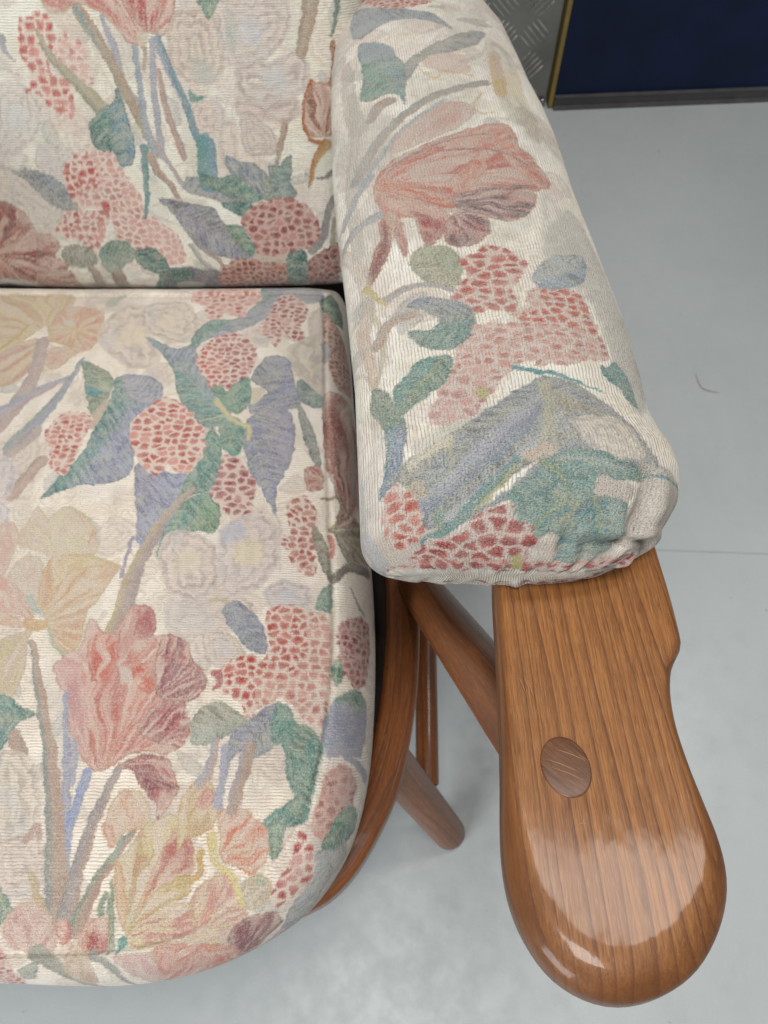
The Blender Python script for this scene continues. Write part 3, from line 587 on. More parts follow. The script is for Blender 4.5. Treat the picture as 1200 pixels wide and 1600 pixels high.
 ('lace',[-181.2,259.5,-160.4,255.5,-137.4,263.2,-112.9,260.6,-106.2,245.5,-115.1,230.6,-135.6,227.5,-160.5,221.5,-176.2,229.8],(212,198,188),(226,210,200),None,4,7,0.85),
 ('lace',[-142.9,224.6,-133.3,230.3,-119.5,223.1,-110.3,210.7,-117,200.7,-128.9,196.7,-139.7,202],(208,194,184),(224,208,198),(206,200,206),4,7,0.9),
 ('lace',[-103,267.1,-87.9,280.1,-65.5,272.8,-59.2,255.9,-82.9,252.2,-93.4,248.9],(204,194,190),(224,208,200),(190,196,206),3,6,0.9),
 ('lace',[-160.5,221.5,-145.9,227.4,-136.9,199.4,-145.5,188.6,-157.4,201.9],(214,200,190),(226,212,202),None,3,6,0.8),
 ('stem',[-144.4,258.5,-131.5,257.2,-124,254],4.1,1.6,(190,184,160),(200,190,150)),
 ('leaf',[-134.7,249,-126,258.1,-110.8,249.6,-99.6,235.5,-94.2,214.1,-98.4,209.2,-113.2,218.3,-125.6,231.7],(-129.9,255.6),(-97.4,211.1),(150,156,178),(158,160,176),(172,174,180)),
 ('stem',[-30.1,274.8,-20,258,-12.7,251.1],1.9,3.5,(150,156,156),(170,168,172)),
 ('petal',[-323.7,327.9,-320.9,333.1,-316.6,355.3,-303.2,342.1,-296.7,350.9,-285.9,354.7,-269.2,345.4,-256.7,328.1,-251,305.3,-267.3,300.3,-288.1,300.3,-302.8,307.9,-319,311],(-275.8,289.6),(224,212,184),(222,202,182),(230,216,190),(206,186,136),7,0.5),
 ('petal',[-285.9,354.7,-269.2,345.4,-256.1,328.1,-251,305.3,-257.1,304.4,-264.5,327.9,-274.5,343.6],(-265.9,294.6),(226,214,180),(228,200,170),(222,180,160),(196,190,160),5,0.5),
 ('petal',[-347.5,326.4,-336.7,338.4,-322.7,324.5,-322.9,307.7,-325.3,284.8,-331.5,273.6],(-306.6,262.7),(220,186,170),(224,190,176),(228,208,190),(210,160,140),6,0.5),
 ('petal',[-320.3,291.2,-312.4,302.4,-299.5,299.9,-291.2,281.6,-288.8,256.6,-289.5,243.4,-303,259.6,-319,272.1],(-287.3,235.7),(214,206,184),(222,190,176),(226,214,196),(206,180,140),7,0.4),
 ('petal',[-289.4,299.8,-265.3,303.7,-251.1,302.5,-228,291.1,-231.9,278.2,-238.8,259.7,-246,244.5,-244,221.1,-248.1,209.9,-254.6,205.6,-264.9,215.6,-273.7,229.8,-279.6,241.7,-288.8,256.6,-292.9,281.5],(-285.3,233.9),(228,210,170),(226,204,172),(218,180,152),(200,178,124),11,0.5),
 ('petal',[-288.4,299.8,-262.5,303.7,-228.4,290.4,-248.4,290.7,-269,284.8,-278.6,269],(-287.2,250.5),(230,214,168),(228,206,166),(222,186,150),(202,182,124),6,0.4),
 ('petal',[-333.9,281.6,-312,272.1,-296,253.6,-288.9,237.5,-301,243.4,-325.3,253.6],(-285.3,233.9),(220,176,158),(224,180,168),(228,206,190),(206,150,130),6,0.5),
 ('petal',[-324.8,251.8,-306.2,242.8,-290.2,232.7,-319.9,235.7],(-285,232.8),(222,176,150),(224,190,170),(228,206,190),(206,160,130),6,0.5),
 ('petal',[-286.8,229.9,-287,215.5,-282.7,193.4,-285.3,174.3,-301.1,174.4,-313.7,215.5,-301.1,225.7],(-286.6,232.8),(218,196,180),(216,196,176),(214,200,160),(206,176,160),8,0.4),
 ('blob',[-295.6,239.2,-278.7,238.6,-275.8,231.6,-290.9,229.8],(222,190,140),(214,176,130),0.95),
 ('stem',[-296.1,259.7,-287.5,247.6,-281,243.3],5.9,3.5,(176,190,184),(176,190,184),None,0.7),
 ('stem',[-273.7,229.8,-264.9,215.6,-252.5,207.2],2.7,2.2,(170,184,160),(190,196,170)),
 ('petal',[-261,194.6,-257,204.5,-246.6,210,-243,221.1,-244,238.5,-236.5,238.6,-229.2,229.6,-218.5,228,-216.1,241.5,-210.3,251.7,-194.3,251.8,-187.6,238.6,-187,225.8,-175.7,227,-159,218.4,-154.3,207.4,-143.6,196.6,-138.7,183.3,-143.2,173.8,-154.6,167.5,-150.8,158.4,-145.1,153.4,-148.6,135.3,-159.2,128.1,-169.9,130.5,-188.4,128.1,-200.2,117.7,-209.2,116,-220.2,123.4,-230.1,135.1,-240.1,157.2,-248.7,177.6],(-203.7,111.8),(220,166,150),(222,170,162),(200,124,118),(172,130,110),13,0.5),
 ('petal',[-261,194.6,-257,204.5,-246.9,211.1,-237.9,199,-228,167.3,-215.6,123.4,-230.1,135.1,-240.1,157.2,-248.7,177.6],(-208.7,114),(224,178,168),(228,186,180),(206,160,160),(206,160,150),6,0.3),
 ('petal',[-214.9,228,-210,250.5,-192.5,250.6,-186,229.9,-198,215.5,-212.5,199],(-212.2,162.1),(208,140,134),(218,160,148),(186,112,112),(176,130,110),6,0.5),
 ('petal',[-238.8,221.1,-228.6,226.8,-217.3,226.8,-211.1,207.1,-216.3,188.1,-229.6,189.3],(-220.6,167.1),(216,138,122),(214,130,118),(204,116,108),(206,140,126),6,0.4),
 ('petal',[-210.5,201.6,-199.2,221.2,-183.6,221.3,-178.2,204.6,-189.8,199.1,-206.8,196.2],(-210.5,177.7),(220,172,160),(222,180,168),(208,146,136),(190,150,130),6,0.4),
 ('blob',[-208.9,196.2,-201.9,196.8,-198.1,187.1,-204.4,183.9],(224,208,196),None,0.9),
 ('petal',[-199.7,197.9,-188.3,199.1,-177.8,180.2,-180.4,175.2,-192.1,181.7],(-204.9,162.3),(220,140,122),(216,126,112),(206,110,100),(206,140,120),5,0.4),
 ('petal',[-178.4,183,-181.9,214.5,-175.7,227,-159.2,219.7,-153.8,207.3,-143.6,196.6,-138.3,183.4,-144.4,173.6,-157.3,168.4,-172.4,171.6],(-177.7,168.3),(206,150,148),(192,124,124),(150,86,96),(170,126,110),13,0.75),
 ('petal',[-185.1,147.2,-172.2,169.8,-152.4,168.6,-151.8,158.4,-145.1,153.4,-149.3,134,-166.3,136.6],(-189.7,123.4),(212,156,146),(200,130,128),(164,92,98),(176,130,110),9,0.6),
 ('petal',[-195.2,120.6,-176.8,129.1,-158.8,125.8,-150.1,112.1,-147.3,103,-153,89.7,-158.1,82.4,-163.4,94.1,-174.7,105,-183.6,115.9],(-196.8,123.3),(204,140,126),(196,124,124),(152,86,96),(176,136,116),7,0.6),
 ('leaf',[-300,171.3,-288.4,173.3,-278.7,165.2,-263.5,159.5,-275.2,152.2,-278.8,139.5,-287.9,130.4],(-263.5,159.5),(-294.3,152.1),(98,148,140),(120,156,150),(160,170,150)),
 ('stem',[-276.3,142.4,-267.8,129],9.6,10.6,(188,160,146),(180,160,146)),
 ('lace',[-287.3,128,-269.2,130.9,-254.3,121.1,-244.2,100.6,-241.2,78.9,-250.2,69.7,-269.8,69.8],(210,198,184),(226,214,202),None,4,8,0.9),
 ('lace',[-269.3,67.2,-244.5,73.9,-229.1,58.2,-227.7,42.4,-242.3,33.9,-259.7,35.4],(208,194,184),(226,212,202),None,4,8,0.9),
 ('stem',[-248.1,70.6,-243,79,-239.1,70.6],6,4.3,(196,166,156),(196,170,160)),
 ('stem',[-230.6,137.5,-224.3,107.3],6.5,4.7,(186,176,184),(170,173,186)),
 ('stem',[-246.7,177.6,-233.5,128.1,-225.5,91.7,-215.5,34.6,-212.6,19.6],3.6,10,(170,173,186),(170,166,180)),
 ('stem',[-215.3,115,-218.1,90.8,-219.6,66.4,-212.8,34.6],8,7.1,(150,162,196),(168,172,190)),
 ('stem',[-284,219.5,-266.4,177.5,-245.8,128,-228.6,74.7,-214.7,19.6],4.7,16.1,(140,150,146),(190,162,146),(192,168,154)),
 ('stem',[-193.6,117.3,-200.7,93.4,-205.4,70.5,-207.6,46.3,-208.1,21.5],5.2,13,(160,152,148),(190,164,150),(176,164,164)),
 ('stem',[-174.4,74.6,-187.1,54.2,-195.6,34.7,-200.8,14],5.6,10.5,(140,158,142),(190,160,146),(184,164,150)),
 ('stem',[-181.6,70.4,-183.6,62.3,-185.5,59],4.3,6,(150,165,150),(150,165,150)),
 ('leaf',[-183.1,45.4,-178.9,34.6,-174.5,5.1,-178.5,1.2,-182.5,27],(-182.3,44.4),(-176.9,3.3),(136,156,140),(156,166,148)),
 ('leaf',[-187.7,36.5,-183.8,34.7,-185.1,24.1,-188.9,22.6],(-185.4,36.6),(-188.3,22.6),(150,166,150),(150,166,150)),
 ('stem',[-237.4,47.1,-230.8,34.7,-223.4,22.6],5.3,6.2,(206,184,150),(196,176,150)),
 ('leaf',[-259.3,40.5,-250.1,33.7,-244.7,26.1,-248.9,18.2,-253.8,19.6],(-257.2,36.6),(-246.4,25.2),(112,150,142),(130,160,150)),
 ('petal',[-248.7,17.7,-245.1,27,-236.6,31,-226.2,27.5,-217,19.5,-212.2,3.1,-241.8,4.5],(-226.4,-6.9),(228,202,192),(222,188,180),(206,168,160),(206,180,150),8,0.4),
 ('petal',[-214.3,18.7,-206.3,20.6,-202.7,9.4,-208.6,7.3],(-203,-1),(218,160,150),(214,150,140),(196,116,110),(206,150,130),5,0.5),
 ('petal',[-202.3,6.8,-194.5,18.7,-190.3,19.7,-193.3,2.7,-203.4,2.8],(-194.7,-10.2),(226,200,190),(222,186,176),(206,150,140),(206,170,150),5,0.5),
 ('petal',[-192.6,19.5,-182.6,22.4,-178.9,2.4,-194.3,2.8],(-185.3,-18.5),(214,156,146),(206,140,130),(176,100,96),(206,160,130),5,0.6),
 ('petal',[-190.1,101.8,-183.3,102.9,-174,101.8,-166.6,92,-163.8,83.4,-167.3,76.7,-179.1,74.8,-188,64.3,-196.1,76.8,-194.4,89.6],(-170.5,12.1),(226,208,170),(224,196,170),(224,170,146),(196,172,122),6,0.4),
 ('petal',[-189.8,100.6,-180.8,101.8,-176.9,91.8,-176.3,83.3,-181.6,87.5],(-179.5,77),(222,160,136),(224,170,146),(226,190,160),(206,160,120),4,0.4),
 ('petal',[-196.5,80.9,-190,78.9,-184.9,68.6,-188.6,63.8,-192,68.5],(-184.2,62.3),(220,150,130),(224,166,146),(226,190,160),(206,160,120),4,0.4),
 ('petal',[-183.6,54.1,-175.8,63.1,-167.6,78.9,-159.4,83.4,-150,88.2,-142.9,82.4,-145.8,62.3,-151.4,42.3,-161.8,23.4,-168.1,13.8,-174.4,23.2],(-170.3,11.5),(216,214,180),(228,210,160),(206,170,140),(176,180,146),9,0.5),
 ('petal',[-184,56.1,-178.4,54.1,-168.8,27.2,-169.6,15.8,-174.8,23.4],(-170.3,11.5),(222,196,160),(224,170,146),(226,196,160),(206,150,110),4,0.4),
 ('petal',[-147.8,74.8,-134.5,71.5,-129,54.4,-137.5,34.6,-151.7,23.2,-166.9,12.3],(-169.4,10.6),(222,190,150),(206,150,136),(196,130,122),(214,166,120),7,0.5),
 ('petal',[-144.7,87.7,-143.6,97.2,-135.7,110.2,-129.6,110.8,-122.8,105.8,-117.8,97.2,-116.6,88.1,-119.5,78.7,-130.3,72.1,-137.1,71,-142,63.1],(-144.1,39.7),(228,212,164),(224,200,170),(206,176,140),(196,170,110),8,0.5),
 ('petal',[-134.7,97.8,-126.3,104.6,-119.1,97.6,-126.8,89.1,-133.1,91.2],(-136,78.8),(214,150,144),(204,134,132),(222,176,160),(190,140,116),5,0.4),
 ('petal',[-116.9,88.2,-105.3,90.7,-97.9,90.9,-90.3,84.5,-80.7,78,-79.3,61.3,-83.7,52.2,-90.4,47.9,-104.6,53.8,-111.8,59],(-121.5,50.6),(226,208,172),(222,184,166),(222,150,132),(200,170,120),11,0.6),
 ('petal',[-124.7,11.9,-129.4,30.1,-122,42.4,-112.5,47.6,-103.1,45.6,-93.6,29.4,-90.2,20.3,-97,13,-115.1,16],(-125.7,6.7),(228,212,172),(224,198,176),(214,160,150),(196,172,112),12,0.6),
 ('petal',[-95.8,42.6,-87.3,48.4,-78.6,45.7,-75.4,34,-85.8,25.6,-93.6,29.4],(-95.6,28.6),(222,208,180),(224,190,176),(176,186,160),(200,176,130),7,0.5),
 ('stem',[-120.2,72.7,-117.5,61.7,-113,53.1,-101.8,45.9,-94.7,28.4],6.9,2.6,(226,206,150),(230,212,160),(232,216,168)),
 ('stem',[-148.5,29,-135.9,37.3,-125.2,48.9,-125.8,61.5],3.1,5.1,(206,170,120),(214,180,120),(212,180,130)),
 ('petal',[-167.7,11.6,-155.9,23.2,-143.6,30.1,-127.5,29.2,-122.9,6.7,-148.3,3.5,-164.3,5.8],(-169.4,10.6),(230,216,176),(226,206,180),(206,150,140),(200,176,112),10,0.6),
 ('petal',[-168.1,13.8,-155.5,34.7,-134,48.5,-128.5,36.6,-144,30.2,-156.4,23.5],(-169.4,10.6),(226,210,164),(222,200,160),(206,180,120),(190,165,105),6,0.6),
 ('petal',[-120.1,2.9,-93.6,-1.6,-95.6,13.2,-106.8,14.9,-119.6,18.4],(-126.8,5.5),(228,200,186),(220,180,166),(230,214,180),(206,170,140),8,0.5),
 ('blob',[-172.7,9.5,-167.3,11.4,-165.3,6.9,-168.3,3.8,-172,0.4],(92,156,156),(104,160,150),0.95),
 ('leaf',[-145.3,154.8,-139.6,165,-125.6,169.4,-112.5,162.8,-104.5,155.2,-115.3,143.8,-128.7,137.9,-142.8,136.7],(-104.7,157.8),(-143.6,142.5),(190,186,170),(178,184,172),(200,196,180)),
 ('leaf',[-104.5,155.2,-91,165.5,-80.9,168.2,-76.3,148.2,-81,136.1,-92.2,127.7,-99,125.6,-100.9,135.8,-110.7,127.5,-116,118.9,-120.3,127.3,-115,142.6],(-81.3,165.7),(-117.4,123.5),(164,166,184),(158,164,172),(190,186,186)),
 ('stem',[-126,138.7,-127.1,118.8,-133,107.3],5.6,8.4,(170,173,186),(196,172,160)),
 ('stem',[-117.7,133.1,-116.8,112.1,-117.9,91.3],6.3,5.4,(180,176,190),(170,173,186)),
 ('stem',[-100.9,134.3,-103.1,114.5,-107.9,89.8],11.6,8.9,(176,168,180),(186,160,146),(190,168,154)),
 ('leaf',[-83.9,168.1,-73.7,165.9,-67.1,153.3,-55.7,150.9,-48.2,141.4,-46.8,129.8,-49.2,113.5,-51.3,102.4,-55.4,84.9,-62.1,78.5,-74.2,76.7,-84.5,80.6,-77.4,89.9,-64.3,98.6,-69.6,107.7,-73.1,124,-76.2,136.1,-83.7,138.3],(-78.7,165.8),(-59.2,80.4),(110,156,148),(122,158,144),(130,165,150),1,0.3),
 ('leaf',[-73.7,133.7,-70.7,136,-65.6,119.6,-62.6,101.1,-68.4,108.1,-71.9,121.7],(-72.5,133.4),(-63.4,101.3),(84,146,146),(80,140,136)),
 ('leaf',[-56.5,138.8,-48.2,141.4,-46.8,129.8,-49.9,111.1,-54,119.9],(-50.4,138.7),(-50.6,110.9),(76,140,140),(84,146,140)),
 ('leaf',[-80.7,79.5,-68.8,79.5,-71.7,63.1,-77.1,57.1,-79.7,65.9],(-74.2,79.4),(-76.6,57.9),(118,156,142),(130,160,146)),
 ('hyd',[-96,249.1,-83.1,253.5,-67,251.6,-50.7,246,-43.9,232.7,-41.5,190.9,-43.3,169.7,-45.7,150,-58.3,154.5,-71.3,166,-79.3,173.5,-86.4,169.1,-97.9,162.9,-104.7,157.8,-112.4,170.6,-123.8,175.7,-132.7,186,-128.9,196.7,-117.5,205,-107.8,209.8,-96.1,205.6,-93.2,216.7,-96.4,231.2],(224,184,172),(216,150,138),6,0.5),
 ('hyd',[-96.1,250.5,-70.7,252.5,-64,228.9,-65.9,195,-75.6,189.7,-88.3,191.2,-99.1,183.7,-100.5,157.8,-112.4,170.6,-132.7,186,-128.9,196.7,-112.8,209.5,-98,202.7,-93.1,215.7,-96.4,231.2],(224,176,164),(200,78,72),6,0.8),
 ('stem',[-134.4,192.9,-129.7,192.9,-128.4,183,-131.6,181.4],4.7,4.7,(176,96,104),(186,110,110)),
 ('hyd',[-69.6,638.4,-58.2,625.9,-39.9,604.9,-21.4,570.2,-19,527.3,-43.9,513.6,-58.4,539.6,-67.4,592.2],(196,150,136),(140,74,66),5.5,0.7,(206,180,164)),
 ('leaf',[-74.1,656.5,-59.3,667.8,-42.5,636.7,-41.1,620.8,-58,621.2,-69.6,639.2],(-73.9,653.8),(-44.5,622.7),(80,126,112),(72,110,100)),
 ('stem',[-66.9,581.6,-61.6,570.2,-64.8,556.4],9,6.7,(160,162,172),(166,160,160)),
 ('petal',[-63.7,500.6,-53.2,509.9,-20.1,504.3,-2.7,461.2,-10.5,390.3,-21,351.5,-31.4,343.5,-42.3,361.8,-52.6,396.7,-59,432.2],(-31.5,342),(170,98,84),(156,84,74),(120,66,60),(120,70,56),6,0.6),
 ('petal',[-61.1,461.3,-55.7,475,-47.2,432.7,-49.8,399.5,-57.1,415.9],(-46.2,384.5),(196,130,110),(190,120,104),(160,90,80),(140,90,76),4,0.5),
 ('stem',[-56.7,368.3,-44.2,370,-39.9,360.3,-43.6,345,-48.2,333.6],3.2,4.7,(130,122,84),(140,130,90)),
 ('petal',[-42.3,354.4,-21.9,352.7,-14.2,344.6,-41.9,334.7],(-47.3,333.1),(170,110,90),(150,96,80),(120,80,66),(120,90,70),5,0.5),
 ('petal',[-47.3,333.1,-33.4,338.8,-7,346.3,7.4,317.2,-24.1,291.6,-35,302.7],(-47.3,333.1),(170,156,120),(140,124,100),(110,98,84),(100,90,76),6,0.5),
 ('stem',[-44,281.4,-37.8,290.9,-24.1,296.6,-2.5,296.7],8,11.9,(110,100,92),(128,118,108)),
 ('stem',[-49.1,326.6,-46.7,316.6,-47.5,305.9],4.4,3.8,(214,150,130),(196,130,116)),
 ('leaf',[-45.4,277.4,-51.3,274.3,-54.6,269.2,-57.8,255.6,-54.3,251.1,-44.2,249.5],(-46.9,274.8),(-55.9,252.8),(104,148,138),(92,140,130)),
 ('hyd',[-39.6,231.4,-36.9,241.1,-29.2,245.7,-17.4,248.4,-3.2,239.6,-2.1,216.7,-5.2,199,-11.6,185.2,-22.2,183.2,-31.8,191.5,-37,208.6],(196,150,148),(146,44,54),5,0.72,(206,176,168)),
 ('leaf',[-41.2,203,-36.4,206.6,-33.9,197.2,-35.8,188.2,-40.8,184.1],(-38.3,205.8),(-39.9,185.3),(96,146,128),(84,136,122)),
 ('leaf',[-40.8,171.5,-33.6,178.5,-24.2,182.5,-13.9,179.4,-7.1,169.6,-10.9,159.8,-33,163.6],(-8.6,166.8),(-39.6,170),(96,148,140),(130,156,160)),
 ('blob',[-42.9,167.1,-33.3,170.4,-15.9,165.3,-8.5,169.5,-8.1,139.4,-43.5,139.1],(162,160,180),(148,158,172),0.95),
 ('blob',[-44.3,161.9,-8.4,163.3,-8.7,143.9,-13.4,128.4,-31.7,130.8,-45.4,131.3],(160,158,178),(150,158,172),0.95),
 ('stem',[-31.7,130.2,-14.8,121.9,-1.2,110.7],3.6,9,(170,168,176),(160,166,176)),
 ('hyd',[-41.9,119.9,-28.1,122,-14.5,110.2,-17.5,96.6,-29.4,87.9,-34,77.1,-39.9,68.1,-50.1,74.7,-52.7,85,-48.1,102.7],(206,168,160),(186,130,126),6,0.4,(212,182,172)),
 ('leaf',[-31.2,89.3,-21.3,93.6,-8.5,85.3,-7.4,72.5,-15.3,65.6,-27.5,58.2,-41.4,62.2,-41.7,72.1],(-15.9,89.7),(-40.2,63),(98,148,134),(112,150,146)),
 ('blob',[-47,61.7,-37.1,62.7,-28,54,-25.1,33.5,-44.1,38.2],(166,172,180),(180,182,186),0.9),
 ('leaf',[-55.7,-1.7,-58.1,22.7,-50.2,36.2,-44.7,63.3,-26.8,61.4,-18,64.4,-10.8,46.5,-27.8,34.2,-30,11.3,-37.1,-14.2,-42.5,-18.8],(-28.9,60.2),(-47.4,-15.4),(192,194,196),(206,202,198),(214,210,204)),
 ('hyd',[-61,74.1,-55.4,75.5,-47.9,61.3,-45.2,41.5,-56.7,36.3,-59.2,29.8,-68.5,24.8,-74.9,33.7,-73.7,44.4,-65.7,56.5],(220,186,178),(190,84,84),6.5,0.75),
 ('petal',[-98.1,4.2,-88.1,21.5,-78.6,21.1,-66.8,20.4,-59.6,6,-65.5,-7.9,-61.5,-33.5,-72.8,-37.4],(-87.4,-34.2),(206,166,158),(176,120,120),(146,90,96),(160,120,110),9,0.6),
 ('petal',[-62.3,-32.5,-54.3,-1.2,-39.2,-16.1,-60.4,-32.6,-71.3,-39.4],(-73.2,-39.2),(200,160,160),(186,150,156),(226,206,200),(170,130,130),6,0.6),
 ('petal',[-148,2.6,-123.9,4.4,-89.5,-6.9,-71.3,-39.4,-70.4,-39.5,-97.9,-48.6,-109.6,-51.4,-138.1,-48.6],(-109.2,15),(224,160,146),(226,188,178),(214,140,126),(206,160,140),11,0.5),
 ('petal',[-146,2.1,-133.3,0.8,-127,-21.4,-131.4,-31.7,-141.1,-17.9],(-142.8,12.3),(216,126,112),(222,150,136),(206,110,100),(214,150,130),5,0.4),
 ('petal',[-116.6,-0.8,-105,-1.4,-88.3,-10.6,-89.2,-22.6,-105.1,-16.6],(-121.9,4.7),(220,140,122),(216,130,114),(226,170,150),(214,150,130),5,0.4),
 ('petal',[-173.8,-1.5,-153.4,-0.2,-146.7,-2.2,-126.6,-52.2,-132.9,-53.1,-152,-29.6],(-165.4,8.7),(226,196,188),(226,190,184),(214,170,166),(206,176,166),6,0.3),
 ('stem',[-223.9,1.5,-208.2,-10.4,-188.1,-35.6,-172.1,-54.8],12.1,5,(160,158,146),(176,172,160)),
 ('stem',[-187.5,1.4,-171.1,-14.6,-149,-52.8],6.3,2.5,(150,150,142),(166,166,160)),
 ('petal',[-205.4,1.6,-189.5,1.4,-177.4,-35.6,-188.1,-35.6,-202.4,-14.2],(-198.5,6.7),(222,206,180),(214,190,170),(206,176,160),(206,190,160),5,0.4),
 ('leaf',[-232.2,-15.3,-220.6,-4.2,-219.6,-30,-227.7,-30.6],(-220.3,-5.1),(-228.9,-29.3),(190,194,190),(180,186,184)),
 ('hyd',[-249.7,2.4,-238.6,-8.3,-227.1,-37,-233.9,-55.6,-248.2,-42],(222,184,178),(190,96,100),5,0.6),
]
